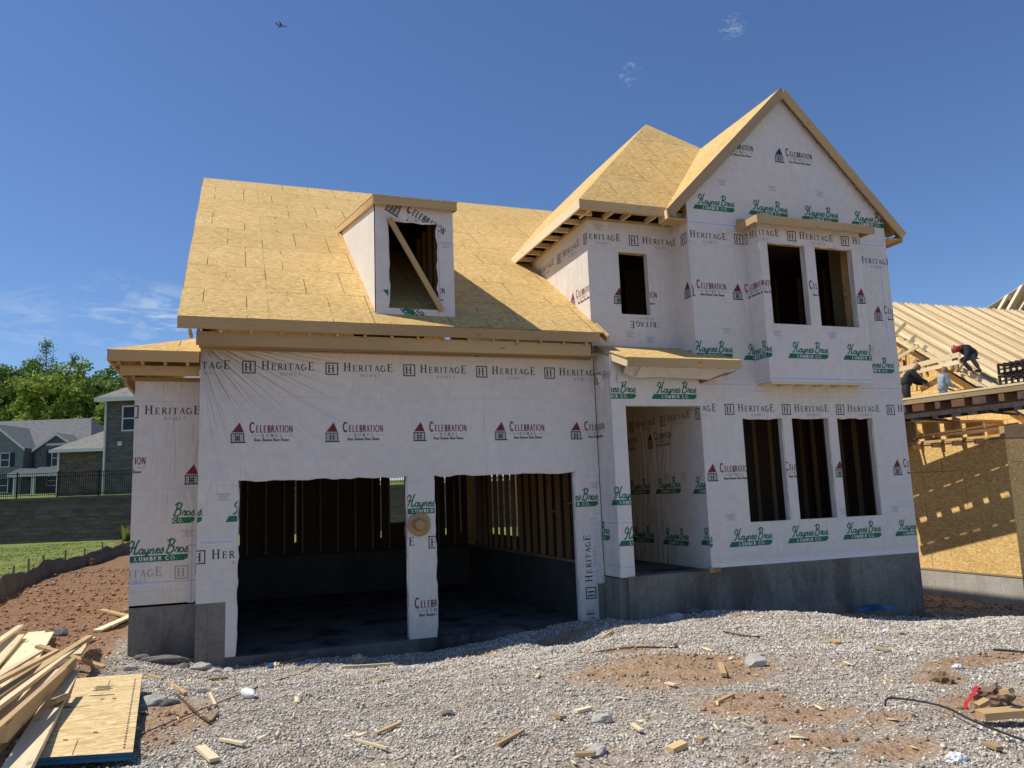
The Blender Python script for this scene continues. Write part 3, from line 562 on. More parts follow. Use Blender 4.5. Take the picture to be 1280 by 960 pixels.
class Wrap:
    """a sheet of printed wrap in a vertical plane: s along u, z up"""
    def __init__(s,o,u,n): s.o=Vector(o); s.u=Vector(u); s.n=Vector(n); s.mb=MB(); s.cells=[]; s.q=0
    def P(s,a,z,off=0): return s.o+s.u*a+Vector((0,0,z))+s.n*off
    def cell(s,pts): 
        s.cells.append(pts); s.mb.poly([s.P(a,z) for a,z in pts],0)
    def grid(s,xs,zs,holes):
        for i_ in range(len(xs)-1):
            for j in range(len(zs)-1):
                cx=(xs[i_]+xs[i_+1])/2; cz=(zs[j]+zs[j+1])/2
                if any(a<cx<b and c<cz<d for a,b,c,d in holes): continue
                s.cell([(xs[i_],zs[j]),(xs[i_+1],zs[j]),(xs[i_+1],zs[j+1]),(xs[i_],zs[j+1])])
    def put(s,kind,a,z,rot=0,sc=1,mir=False,window=None):
        L_=LOGO[kind] if isinstance(kind,str) else kind; c_,s_=math.cos(R(rot)),math.sin(R(rot)); kx=max(1,1)
        for poly,mi in L_:
            pts=[Vector((a+(p.x*c_-p.y*s_)*sc,z+(p.x*s_+p.y*c_)*sc)) for p in poly]
            ar=sum(pts[k].x*pts[(k+1)%len(pts)].y-pts[(k+1)%len(pts)].x*pts[k].y for k in range(len(pts)))
            if ar<0: pts=pts[::-1]
            for cell in s.cells:
                if max(p.x for p in pts)<min(c[0] for c in cell) or min(p.x for p in pts)>max(c[0] for c in cell): continue
                r_=clip(pts,cell)
                if r_ and window: r_=clip(r_,window)
                if r_: 
                    s.q=(s.q+1)%12; off={7:.0012,3:.0022,2:.0022,1:.0024,5:.0024,6:.0021,4:.0042}[mi]+s.q*.00006
                    s.mb.poly([s.P(p.x,p.y,off) for p in r_],mi)
    def jamb(s,a,z0,z1,dep=.11): # lining on a reveal
        s.mb.poly([s.P(a-.004,z0,-.001),s.P(a-.004,z0,-dep),s.P(a-.004,z1,-dep),s.P(a-.004,z1,-.001)],0)
    def ragged(s,a0,a1,z,dep=.03,vert=False,sgn=-1,seed=0):
        """loose cut edge of wrap hanging into an opening"""
        r_=random.Random(seed); n=max(3,int((a1-a0)/.12)); pv=None
        off=-.006
        for k in range(n+1):
            t=a0+(a1-a0)*k/n; d=dep*(.2+.8*r_.random()) if 0<k<n else dep*.2
            cur=(t,d)
            if pv:
                if not vert: q=[s.P(pv[0],z,off),s.P(cur[0],z,off),s.P(cur[0],z+sgn*cur[1],off-.004),s.P(pv[0],z+sgn*pv[1],off-.004)]
                else: q=[s.P(z,pv[0],off),s.P(z,cur[0],off),s.P(z+sgn*cur[1],cur[0],off-.004),s.P(z+sgn*pv[1],pv[0],off-.004)]
                s.mb.poly(q,0)
            pv=cur
    def build(s,name,parent): return s.mb.build(name,WRAPM,parent)
def tape(n): return logo_tape(n)
# ================================================================== THE HOUSE
x0,x1,x2,x3,x4,xT,xG,xR=.578,1.11,3.577,4.001,6.40,6.855,8.56,13.06
YR,YB=-.571,-.96; HD=2.45
RS=.667
def rz(y): return 4.74+RS*(y+.45)
HOUSE=thing('unfinished_house',(6.5,4,0),'two storey house under construction wrapped in white printed house wrap with bare sheathed roofs','house')
# foundation
f=MB(); f.box(x0,x1-.14,0,.5,-.6,.755); f.box(x0,.8,.5,7.2,-.6,.755)      # left of the doors
f.build('foundation_wall','concrete',HOUSE)
f=MB(); f.box(-.32,x0-.012,.6,.9,-.6,.73); f.box(-.32,0,.9,4.4,-.6,.73); f.build('foundation_wall','concrete',HOUSE)
f=MB(); f.box(x4+.33,xT+.02,.004,.4,-.6,.60); f.box(xT+.0,6.99,-.52,-.0,-.6,.71); f.box(6.62,6.9,.4,9,-.6,.9); f.build('foundation_wall','concrete',HOUSE)
f=MB(); f.box(6.99,7.14,-.60,-.3,-.6,.735); f.box(7.14,xG+.05,-.57,-.2,-.6,.735); f.box(xG+.05,xR,-.565,-.25,-.6,.775); f.box(xR-.25,xR,-.25,9.2,-.6,.775); f.build('foundation_wall','concrete',HOUSE)
B('foundation_wall',HOUSE,'shade_dark_concrete',(.8,6.62,6.9,7.2,-.3,.9)); B('foundation_wall',HOUSE,'shade_dark_concrete',(6.60,6.615,.42,6.9,-.3,.9))  # dark facings paint the garage's inner shade over the foundation concrete
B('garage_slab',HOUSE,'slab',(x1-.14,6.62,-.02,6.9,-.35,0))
B('porch_slab',HOUSE,'slab',(7.14,xG+.04,-.2,2.6,.5,.735)); B('floor_deck',HOUSE,'osb_plain',(xG+.04,xR-.14,-.25,9.0,.5,.775),)
# --- wall bodies behind the wrap (sheathing boards)
def body(name,boxes,mat='osb_plain',parent=HOUSE): return B(name,parent,mat,*boxes)
T=.12; e=.006
body('wall',[(x0,x1,e,T,.76,HD),(x0,xT,e,T,HD,4.42),(x1-.13,x1-.0,e+.0,T,0,.76),(x2,x3,e,T+.02,0,HD),(x4,x4+.32,e,T,0,.60),(x4,xT,e,T,.60,HD)])
body('wall',[(x0,x0+T,T,7.2,.755,4.9)]); body('wall',[(-.33+e,x0-.01,.6+e,.6+T,.735,3.98),(-.33+e,-.33+T,.6+T,4.4,.735,3.98),(-.33+e,x0,4.4,4.52,.735,3.98)])
body('wall',[(xT+e,xT+T,T,7.3,4.5,6.86)]); 
# tower front with one window
body('wall',[(xT+e,7.46,e,T,4.45,6.86),(7.46,8.034,e,T,4.45,5.185),(7.46,8.034,e,T,6.316,6.86),(8.034,xG,e,T,4.45,6.86)])
# side return of the projecting block, porch side wall
body('wall',[(xG+e,xG+T,YR+e,2.6,.74,3.95),(xG+e,xG+T,YR+e,T,3.95,6.9),(6.99,xG,2.6,2.72,.74,3.95),(6.995,7.11,-.4,2.6,.74,3.95),(6.995,xG,-.4,2.6,3.80,3.92)])
body('wall',[(6.88,7.11,YR+e,-.0,.74,3.5),(6.88,xG,YR+e,-.44,3.5,4.33)])
wx=[(9.396,10.235),(10.442,11.255),(11.453,12.279)]; z0,z1=1.487,3.279
xs=[xG+T]+[q for p in wx for q in p]+[xR-e]
bx=[(xs[k],xs[k+1],YR+e,YR+T,.78,z1) for k in (0,2,4,6)]+[(a,b,YR+e,YR+T,.78,z0) for a,b in wx]+[(xG+T,xR-e,YR+e,YR+T,z1,3.9),(xG+T,9.76,YR+e,YR+T,3.9,6.9),(12.01,xR-e,YR+e,YR+T,3.9,6.9),(9.76,12.01,YR+e,YR+T,6.62,6.9)]
body('wall',bx)
bw=[(9.92,10.727),(10.957,11.807)]; bz0,bz1=4.9,6.375
body('bay_wall',[(9.75+e,9.92,YB+e,YB+T,3.9,6.82),(10.727,10.957,YB+e,YB+T,3.9,6.82),(11.807,12.02-e,YB+e,YB+T,3.9,6.82),(9.92,10.727,YB+e,YB+T,3.9,bz0),(10.957,11.807,YB+e,YB+T,3.9,bz0),(9.92,10.727,YB+e,YB+T,bz1,6.82),(10.957,11.807,YB+e,YB+T,bz1,6.82),
  (9.75+e,9.75+T,YB+T,YR,3.9,6.82),(12.02-T,12.02-e,YB+T,YR,3.9,6.82),(9.76,12.01,YB+.01,.2,3.88,3.898)])
m_=MB(); m_.prism([(xG,YR+e,6.9),(xR-e,YR+e,6.9),(xR-e,YR+e,7.20),(10.79,YR+e,9.45),(xG,YR+e,7.25)],(0,T,0)); m_.build('gable_wall','osb_plain',HOUSE)
body('wall',[(xR-T,xR-e,YR+T,9.2,.78,6.9),(xT,7.70,9.1,9.2,.78,6.9),(8.68,xR-T,9.1,9.2,.78,6.9),(7.70,8.68,9.1,9.2,2.9,6.9),(7.70,8.68,9.1,9.2,.78,.95),(x0,xT,7.2,7.3,.9,1.0)])
body('interior_floor',[(.72,6.84,.2,7.2,2.78,3.0),(xG+T,xR-T,-.4,9.1,3.62,3.86),(7.0,xR-T,.2,9.1,6.7,6.8)],'shade_dark_wood')
# --- printed wrap sheets
g=Wrap((0,0,0),(1,0,0),(0,-1,0))
g.grid([x0,x1-.14,x1,x2,x3,x4,x4+.33,xT],[0.005,.60,.755,HD,4.42],[(x0,x1-.14,0,.755),(x1,x2,0,HD),(x3,x4,0,HD),(x4+.33,xT,0,.60)])
for k in range(-1,5): g.put('her',1.244+1.198*k,4.10)
for k in range(-1,5): g.put('cel',1.10+1.342*k,2.98)
for k in range(-1,5): g.put('hay',.97+1.245*k-(.02),1.86,window=[(0,1.0),(9,1.0),(9,2.4),(0,2.4)])
g.put('hay',-.24,1.86)
for a in (.82,6.86-.2,): g.put('fine',a,2.25)
g.put('her',.60,1.39,window=[(0,1),(1.2,1),(1.2,2),(0,2)]); g.put('her',2.74,1.42,window=[(3.5,1),(3.9,1),(3.9,2),(3.5,2)]); g.put('her',3.99,1.42,window=[(3.5,1),(4.1,1),(4.1,2),(3.5,2)])
g.put('cel',3.50,.30,window=[(3.62,0),(4.1,0),(4.1,1),(3.62,1)])
g.put('her',6.60,.46,90); g.put('her',6.60,-.74,90)
g.put(tape(.44),.60,1.55); g.put(tape(.24),6.60,1.62); g.put(tape(.9),6.77,.62,90); g.put(tape(.16),6.62,.76)
for a,b,c in ((x1,x2,1),(x3,x4,2)): g.ragged(a,b,HD,.035,False,-1,c)
for a,sg,c in ((x1,1,3),(x2,-1,4),(x3,1,5),(x4,-1,6)): g.ragged(.05,HD,a,.03,True,sg,c)
g.jamb(x2,0.01,HD,.14); g.jamb(x4,0.01,HD,.12)
g.build('house_wrap',HOUSE)
w=Wrap((0,.6,0),(1,0,0),(0,-1,0)); w.cell([(-.33,.70),(x0-.012,.70),(x0-.012,3.98),(-.33,3.98)])
for k in (-1,0,1): w.put('her',-.37+1.2*k,3.50)
w.put('cel',-.93,2.58); w.put('cel',.47,2.42); w.put('hay',-.48,1.33,sc=1.05); w.put('hay',-.36,1.86,window=[(.22,1),(.6,1),(.6,3),(.22,3)])
w.put('fine',.34,1.75); w.put(tape(.9),-.33,1.0); w.put(tape(.6),.42,1.5,window=[(.2,1),(.6,1),(.6,3),(.2,3)]); w.put(tape(1.2),.53,.72,90)
LOGO['hf']=[(p,5) for p,mi in LOGO['her']]
w.put('hf',.36,1.16); w.put('hf',-.84,1.16); w.build('house_wrap',HOUSE)
w=Wrap((-.33,0,0),(0,-1,0),(-1,0,0)); w.cell([(-4.5,.70),(-.6,.70),(-.6,3.98),(-4.5,3.98)])
for k in range(4): w.put('her',-4.4+1.2*k,3.5)
for k in range(3): w.put('cel',-4.2+1.34*k,2.5); w.put('hay',-4.3+1.25*k,1.33)
w.build('house_wrap',HOUSE)
# tower front + its lit left side
w=Wrap((0,0,0),(1,0,0),(0,-1,0)); w.grid([xT,7.46,8.034,xG],[4.45,5.185,6.316,6.88],[(7.46,8.034,5.185,6.316)])
for k in (-1,0): w.put('her',7.786+1.2*k,6.55)
w.put('cel',7.42,5.36); w.put('her',8.55,5.03,180,window=[(7.35,4.9),(8.2,4.9),(8.2,5.18),(7.35,5.18)]); w.put('fine',7.5,4.86); w.jamb(8.034,5.185,6.316)
for k in range(3): w.put('fine',7.0+.9*k,6.78 if k==0 else 4.78)
w.put('cel',5.95,5.36); w.build('house_wrap',HOUSE)
w=Wrap((xT,0,0),(0,-1,0),(-1,0,0)); w.cell([(-7.2,4.5),(0,4.5),(0,6.88),(-7.2,6.88)])
for k in range(6): w.put('her',-5.86+1.2*k-.48+.3,6.53)
for k in range(5): w.put('cel',-6.15+1.36*k,5.42)
w.build('house_wrap',HOUSE)
# side return of projecting block; porch side wall
w=Wrap((xG,0,0),(0,-1,0),(-1,0,0)); w.cell([(0,3.92),(.571,3.92),(.571,6.9),(0,6.9)]); w.cell([(-2.6,.75),(.571,.75),(.571,3.92),(-2.6,3.92)])
w.put('her',.42,6.5); w.put('her',-.78,6.52); w.put('cel',.42,5.42); w.put('cel',-.9,5.42)
for k in range(3): w.put('her',.50-1.2*k,3.36)
w.put('cel',-1.2,2.88); w.put('cel',-2.5,2.88); w.put('hay',-1.1,2.02); w.put('hay',-2.2,2.02); w.put('hay',.16,2.0); w.put('hay',-.95,1.10); w.put('hay',-2.15,1.10); w.put('hay',.3,1.14)
w.put(tape(2.6),.30,.9,90); w.put('fine',-.2,2.35); w.put('fine',-.8,2.35); w.put('hay',.15,4.2); w.build('house_wrap',HOUSE)
# porch pillar and header
w=Wrap((0,YR,0),(1,0,0),(0,-1,0)); w.cell([(6.868,.725),(7.125,.725),(7.125,3.486),(6.868,3.486)]); w.cell([(6.868,3.486),(xG,3.486),(xG,4.34),(6.868,4.34)])
w.put('hay',6.72,1.87); w.put('hay',6.86,1.22); w.put('hay',6.45,3.60); w.put('hay',7.62,3.60); w.put(tape(.3),6.9,1.55); w.put(tape(.3),6.9,.85); w.build('house_wrap',HOUSE)
w=Wrap((6.868,0,0),(0,-1,0),(-1,0,0)); w.cell([(0,.73),(.571,.73),(.571,4.30),(0,4.50)])
w.put('her',.14,4.0); w.put('cel',-.5,2.98); w.put('hay',.38,1.87); w.put('hay',-.62,1.30); w.put(tape(.4),.2,1.55); w.put(tape(.5),.1,.87); w.build('house_wrap',HOUSE)
m_=MB(); m_.poly([(7.125,YR+.001,.74),(7.125,-.4,.74),(7.125,-.4,3.486),(7.125,YR+.001,3.486)]); m_.poly([(7.125,YR,3.484),(7.125,-.43,3.484),(xG,-.43,3.484),(xG,YR,3.484)])
# sagging flap of wrap below the porch fascia
m_.poly([(7.10,-.60,4.02),(7.3,-.66,3.93),(7.3,-.98,4.09),(6.95,-.98,4.08)]); 
pts=[(7.25,3.93),(7.7,3.955),(8.1,3.94),(8.5,3.93),(8.92,3.90)]
for a,b in zip(pts[:-1],pts[1:]): m_.poly([(a[0],-.70,a[1]),(b[0],-.70,b[1]),(b[0],-.99,4.10),(a[0],-.99,4.10)])
m_.poly([(7.0,-.585,4.02),(7.22,-.60,3.90),(6.98,-.60,3.86)]); m_.poly([(6.80,-.20,4.05),(6.86,-.30,4.03),(6.93,-.33,3.45)])
m_.build('wrap_flap',['wrap'],HOUSE)
# right block, ground storey to eaves
w=Wrap((0,YR,0),(1,0,0),(0,-1,0))
w.grid([xG]+[q for p in wx for q in p]+[xR],[.77,z0,z1,3.9],[(a,b,z0,z1) for a,b in wx])
w.cell([(xG,3.9),(9.76,3.9),(9.76,6.9),(xG,6.9)]); w.cell([(12.01,3.9),(xR,3.9),(xR,6.9),(12.01,6.9)]); w.cell([(9.76,6.62),(12.01,6.62),(12.01,6.9),(9.76,6.9)])
w.cell([(xG,6.9),(xR,6.9),(xR,7.22),(10.79,9.48),(xG,7.26)])
for k in range(-1,4): w.put('her',9.141+1.2*k,3.43)
for k in range(4): w.put('cel',8.70+1.35*k,2.20)
for k in range(-1,4): w.put('hay',8.93+1.2*k,1.09)
for k in range(5): w.put('fine',9.05+1.2*k-.15,1.62)
w.put('her',8.42,6.53); w.put('her',9.62,6.53); w.put('cel',8.5,5.42); w.put('cel',9.5,5.40)
w.put('hay',8.42,4.33); w.put('hay',9.52,4.31); w.put('fine',9.1,4.86); 
w.put('her',12.18,6.32); w.put('cel',12.68,5.15); w.put('hay',12.05,4.13); w.put('fine',12.3,4.6)
for k in range(-1,4): w.put('hay',8.70+1.18*k,7.03)
for k in range(4): w.put('fine',9.25+1.1*k,7.62)
LOGO['cd']=[(p,1 if mi==2 else mi) for p,mi in LOGO['cel']]
w.put('cd',10.68,8.12); w.put('cd',9.33,8.12)
w.put(tape(1.05),8.6,6.74); w.put(tape(.95),12.08,6.62); w.put(tape(2.4),12.9,4.0,90); w.put(tape(1.1),8.6,3.83); w.put(tape(.5),9.6,3.72); w.put(tape(1.0),12.05,3.8)
w.put([(rect(0,0,4.46,.07),7)],8.6,.775)
w.put(tape(1.6),9.0,7.5,45); 
for k,(a,b) in enumerate(wx): w.ragged(a,b,z1,.03,False,-1,20+k); w.ragged(z0,z1,b,.025,True,-1,30+k); w.jamb(b,z0,z1,.12)
w.build('house_wrap',HOUSE)
# bay sheets
w=Wrap((0,YB,0),(1,0,0),(0,-1,0)); w.grid([9.75]+[q for p in bw for q in p]+[12.02],[3.87,bz0,bz1,6.84],[(a,b,bz0,bz1) for a,b in bw])
for k in range(-1,2): w.put('her',10.468+1.206*k,6.53)
w.put('cel',9.28,5.42); w.put('cel',10.60,5.42); w.put('cel',11.92,5.35)
for k in range(-1,2): w.put('hay',10.16+1.21*k,4.29)
for k in range(3): w.put('fine',9.98+1.2*k-.1,4.76)
w.put(tape(2.3),9.75,3.89)
for a,b in bw: w.jamb(b,bz0,bz1,.12); w.ragged(a,b,bz1,.02,False,-1,40)
w.build('house_wrap',HOUSE)
w=Wrap((9.75,0,0),(0,-1,0),(-1,0,0)); w.cell([(.571,3.87),(.96,3.87),(.96,6.84),(.571,6.84)]); w.put('her',.55,6.53); w.put('cel',.3,5.42); w.put('hay',.2,4.3); w.put(tape(.4),.57,3.89); w.build('house_wrap',HOUSE)
w=Wrap((12.02,-1.53,0),(0,1,0),(1,0,0)); w.cell([(.571,3.87),(.96,3.87),(.96,6.84),(.571,6.84)]); w.build('house_wrap',HOUSE)
w=Wrap((xR,0,0),(0,1,0),(1,0,0)); w.cell([(-.571,.77),(9.2,.77),(9.2,6.9),(-.571,6.9)])
for k in range(8): w.put('her',-.4+1.2*k,3.43); w.put('cel',-.3+1.2*k,2.2); w.put('hay',-.4+1.2*k,1.09); w.put('her',-.4+1.2*k,6.3)
w.build('house_wrap',HOUSE)
# lifted folds of wrap that catch the sun at the corners
m_=MB()
def fin(a,b,c): m_.poly([a,b,c])
fin((xG-.004,YR-.004,6.40),(xG-.10,YR-.11,6.36),(xG-.004,YR-.004,5.60)); fin((xG,YR-.004,6.40),(xG+.09,YR-.03,6.43),(xG-.10,YR-.11,6.36))
m_.build('wrap_fold','wrap',HOUSE); m_=MB()
fin((9.748,YB-.004,4.95),(9.71,YB-.03,4.90),(9.748,YB-.004,4.36))
m_.build('wrap_fold','wrap',HOUSE)
# trim strip at the wing corner seam
# --- roofs -------------------------------------------------------------
def roofslab(name,pts,th=.018,mat='osb',parent=HOUSE,u=(1,0,0)):
    P=[Vector(p) for p in pts]; n=(P[1]-P[0]).cross(P[2]-P[0]).normalized()
    if n.z<0: P=P[::-1]; n=-n
    U=Vector(u); U=(U-n*U.dot(n)).normalized(); Wv=n.cross(U)
    m=MB(); m.prism(P,-n*th,0,None,(P[0],U,Wv)); return m.build(name,mat,parent)
ey=-.47; er=7.42; xl=.287; xr_=6.84
ROOF=roofslab('garage_roof',[(xl,ey,rz(ey)),(6.86,ey,rz(ey)),(6.86,3.1,rz(3.1)),(9.5,er,rz(er)),(xl,er,rz(er))])
roofslab('garage_roof_back',[(xl,er,rz(er)-.001),(9.5,er,rz(er)-.001),(7.0,er+5,rz(er)-3.3),(xl,er+5,rz(er)-3.3)])
def soff(name,boxes,mat='wood',parent=HOUSE): return B(name,parent,mat,*boxes)
fz=rz(ey)-.012
soff('fascia',[(xl,6.76,ey-.035,ey,fz-.165,fz-.006)],'wood')
soff('frieze_board',[(.53,6.62,-.42,-.38,4.335,4.53)],'wood')
soff('frieze_board',[(.56,6.80,-.38,-.006,4.36,4.38)],'wood_dull')
soff('frieze_board',[(.585,6.80,-.03,-.006,4.335,4.355)],'wood')
for k in range(17): x=.45+k*.405; m=MB(); m.beam((x,ey+.01,rz(ey)-.10),(x,.5,rz(.5)-.10),.04,.13); m.build('rafter_tail','wood',HOUSE)
for k in range(16): MB().beam((.45+k*.405,ey,4.525),(.45+k*.405,0,4.525),.04,.045).build('soffit_lookout','wood',HOUSE)
# rake ladder on the left edge
m=MB(); m.beam((xl+.02,ey,rz(ey)-.10),(xl+.02,er,rz(er)-.10),.04,.14)
for k in range(18): y=ey+.02+k*.42; m.beam((xl+.04,y,rz(y)-.08),(x0+.1,y,rz(y)-.08),.04,.085)
m.beam((x0-.02,-.42,rz(-.42)-.20),(x0-.02,.5,rz(.5)-.20),.04,.2)
m.build('rake_ladder','wood',HOUSE)
m=MB(); m.beam((x0+.06,0,4.5),(x0+.06,7.3,4.5),.1,.2); m.build('wall_plate','wood',HOUSE)
m=MB(); m.prism([(x0+.02,0.12,4.5),(x0+.02,7.3,4.5),(x0+.02,7.3,rz(7.3)-.1),(x0+.02,.12,rz(.12)-.1)],(.08,0,0)); m.build('gable_wall','osb_plain',HOUSE)
# wing roof (hip)
wy=.12; wz=4.32
soff('fascia',[(-.63,x0-.02,wy-.035,wy,wz-.15,wz)],'wood'); m=MB(); m.beam((-.63,wy-.03,wz-.075),(-.63,4.7,wz-.075),.035,.15); m.build('fascia','wood',HOUSE)
roofslab('wing_roof',[(-.65,wy-.03,wz),(x0,wy-.03,wz),(x0,.95+.4,wz+.40)],u=(1,0,0)) if False else None
roofslab('wing_roof',[(-.655,wy-.04,wz+.008),(x0,wy-.04,wz+.008),(x0,1.30,wz+.47)])
roofslab('wing_roof',[(-.655,wy-.04,wz+.008),(x0,1.30,wz+.47),(x0,4.0,wz+.47),(-.655,4.8,wz+.008)],u=(0,1,0))
soff('frieze_board',[(-.50,x0-.02,.28,.32,4.00,4.14)],'wood'); soff('frieze_board',[(-.34,x0-.02,.575,.597,3.955,4.015)],'wood_dull')
for k in range(4): MB().beam((-.5+k*.3,wy,4.17),(-.5+k*.3,.62,4.17),.04,.07).build('soffit_lookout','wood',HOUSE)
for k in range(9): MB().beam((-.61,wy+.2+k*.45,4.17),(-.3,wy+.2+k*.45,4.17),.04,.07).build('soffit_lookout','wood',HOUSE)
m=MB(); m.beam((-.45,.5,3.95),(-.45,4.4,3.95),.04,.1); m.build('soffit_beam','wood',HOUSE); m=MB(); m.beam((-.36,.56,4.06),(-.36,4.4,4.06),.04,.12)
m.build('soffit_beam','wood',HOUSE)
# tower hip roof
hz=7.035; hy=-.45; hx0,hx1=6.52,13.34; ax,ay,az=(hx0+hx1)/2,hy+(hx1-hx0)/2,hz+(hx1-hx0)/2*1.0
az=10.5; ax=9.97; 
roofslab('hip_roof',[(hx0,hy,hz),(hx1,hy,hz),(ax,ay,az)],u=(1,0,0))
roofslab('hip_roof',[(hx0,hy,hz),(ax,ay,az),(ax,ay+3,az),(hx0,ay+6,hz)],u=(0,-1,0))
roofslab('hip_roof',[(hx1,hy,hz),(ax,ay,az),(ax,ay+3,az),(hx1,ay+6,hz)],u=(0,1,0))
roofslab('hip_roof',[(hx0,ay+6,hz),(ax,ay+3,az),(hx1,ay+6,hz)],u=(1,0,0))
soff('fascia',[(hx0,8.30,hy-.035,hy,hz-.165,hz-.005)],'wood')
m=MB(); m.beam((hx0+.01,hy-.03,hz-.085),(hx0+.01,ay+6,hz-.085),.035,.16); m.build('fascia','wood_pale',HOUSE)
m=MB(); m.beam((hx1-.01,0,hz-.085),(hx1-.01,ay+6,hz-.085),.035,.16); m.build('fascia','wood',HOUSE)
for x in (6.75,7.2,7.55,8.05,8.4): MB().beam((x,hy,hz-.11),(x,.02,hz-.11),.04,.09).build('soffit_lookout','wood_pale',HOUSE)
for k in range(16): MB().beam((hx0+.03,-.2+k*.46,hz-.13),(xT+.02,-.2+k*.46,hz-.13),.04,.09).build('soffit_lookout','wood_pale',HOUSE)
for k in range(18): MB().beam((xR-.02,.0+k*.46,hz-.13),(hx1-.03,.0+k*.46,hz-.13),.04,.09).build('soffit_lookout','wood_pale',HOUSE)
m=MB(); m.box(hx0+.05,xG,hy+.02,hy+.06,hz-.16,hz-.06); m.box(xT-.015,xT-.0,0,7,6.84,6.9); m.box(xT,xG,-.02,0,6.86,6.91); m.build('soffit_ledger','wood',HOUSE)
# front gable roof: ridge at 10.81
gl,gr,gz,gap,gy=8.16,13.42,6.965,9.60,-.66
gs=(gap-gz)/(10.79-gl)
roofslab('gable_roof',[(gl,gy,gz),(10.79,gy,gap),(10.79,2.3,gap),(gl,-.38,gz)],u=(0,-1,0)) if False else None
roofslab('gable_roof',[(gl,gy,gz),(10.79,gy,gap),(10.79,2.35,gap),(gl,-.30,gz)],th=.02,u=(0,-1,0))
roofslab('gable_roof',[(gr,gy,gz),(10.79,gy,gap),(10.79,2.35,gap),(gr,-.30,gz)],th=.02,u=(0,1,0))
def rake(name,p,q,wd,hg,mat): 
    m=MB(); m.beam(p,q,wd,hg,up=(0,0,1)); return m.build(name,mat,HOUSE)
yf=gy-.02
rake('rake_board',(gl-.01,yf,gz-.10),(10.79,yf,gap-.10),.035,.17,'wood_dull'); rake('rake_board',(gr+.01,yf-.001,gz-.10),(10.79,yf-.001,gap-.10),.035,.17,'wood')
m=MB(); m.beam((gl,-.6,gz-.09),(gl,-.3,gz-.09),.035,.16); m.build('fascia','wood_pale',HOUSE)
m=MB(); m.beam((gl+.02,-.45,gz-.17),(xG,-.45,gz-.17),.3,.03); m.build('soffit_board','wood',HOUSE); m=MB(); m.beam((gr-.02,gy,gz-.14),(gr-.02,.3,gz-.14),.035,.16); m.beam((xR,-.5,gz-.17),(gr,-.5,gz-.17),.3,.03); m.build('soffit_board','wood',HOUSE)
m=MB()
for k in range(9):
    x=11.0+k*.29; z=gap-gs*(x-10.79)-.13; m.box(x,x+.04,yf,YR,z-.05,z+.03)
    x=10.6-k*.29; z=gap-gs*(10.79-x)-.13; m.box(x-.04,x,yf,YR,z-.05,z+.03)
m.build('rake_block','wood_old',HOUSE)
# bay header board
m=MB(); m.box(9.56,12.16,-1.20,-1.16,6.63,6.77); m.box(9.56,9.60,-1.16,-.60,6.66,6.78); m.box(12.12,12.16,-1.16,-.60,6.66,6.78); m.box(9.60,12.12,-.63,-.575,6.80,6.90)
for k in range(5): m.box(10.0+k*.42,10.04+k*.42,-1.16,-.63,6.70,6.79)
m.build('bay_header','wood',HOUSE); B('bay_soffit',HOUSE,'osb_plain',(9.6,12.12,-1.15,-.58,6.785,6.80))
m=MB()
for k in range(6): m.box(9.80+k*.40,9.84+k*.40,YB+.02,YR,3.84,3.878)
m.box(9.76,12.0,YB+.0,YB+.04,3.83,3.868); m.build('bay_joist','wood_pale',HOUSE)
# porch roof
py0,pz0,py1,pz1=-1.06,4.205,0,4.60
for nm,bx_ in (('fascia',(6.93,9.08,py0-.035,py0,pz0-.15,pz0-.004)),): soff(nm,[bx_],'wood')
m=MB(); m.beam((6.95,py0,pz0-.075),(6.90,-.02,pz1-.075),.035,.15); m.build('fascia','wood_pale',HOUSE)
m=MB(); m.beam((9.06,py0,pz0-.075),(9.06,YR,pz0+.11),.035,.15)
for k in range(6): m.beam((7.3+k*.34,py0,pz0-.09),(7.3+k*.34,YR,pz0+.06),.04,.13)
m.build('rafter_tail','orange_wood',HOUSE)
roofslab('porch_roof',[(6.91,py0-.03,pz0),(9.09,py0-.03,pz0),(9.09,YR,pz0+.18),(xG,YR,pz0+.18),(xG,0,pz1),(6.87,0,pz1)],mat='osb_plain')
m=MB(); m.poly([(8.55,-.575,3.93),(9.05,-.60,3.99),(9.05,-1.0,4.04),(8.55,-.62,3.86)]); m.build('porch_soffit','orange_wood',HOUSE)
B('sill_scrap',HOUSE,'orange_wood',(8.50,8.72,YR-.03,YR+.04,.70,.775))
# --- dormer
dx0,dx1,dy,dz0,dz1=3.11,4.385,-.109,4.95,6.80
def dzr(y): return 6.86+.225*(y+.2)
DOR=MB()
DX=[dx0,3.305,4.14,dx1]; dw0,dw1=5.07,6.52
w=Wrap((0,dy,0),(1,0,0),(0,-1,0)); w.grid(DX,[dz0-.0,dw0,dw1,dz1-.03],[(3.305,4.14,dw0,dw1)])
w.put('cd',3.36,6.62,-30,1.15); w.put('cd',4.62,5.60,65,.9); w.put('cd',3.56,5.12,8,.9); w.put('hay',3.22,5.35,-48,.8); w.put('hay',3.55,5.06,-38,.9); w.put('fine',4.16,6.2)
w.ragged(3.305,4.14,dw1,.05,False,-1,60); w.ragged(dw0,dw1,3.305,.045,True,1,61); w.ragged(dw0,dw1,4.14,.05,True,-1,62); w.jamb(4.14,dw0,dw1,.09)
dsheet=w.build('dormer_wrap',HOUSE)
dm=MB()
for a,b,c,d_ in ((dx0,3.305,dz0-.1,dz1),(4.14,dx1,dz0-.1,dz1),(3.305,4.14,dz0-.1,dw0),(3.305,4.14,dw1,dz1)): dm.box(a,b,dy+.006,dy+.1,c,d_)
ye_=4.2
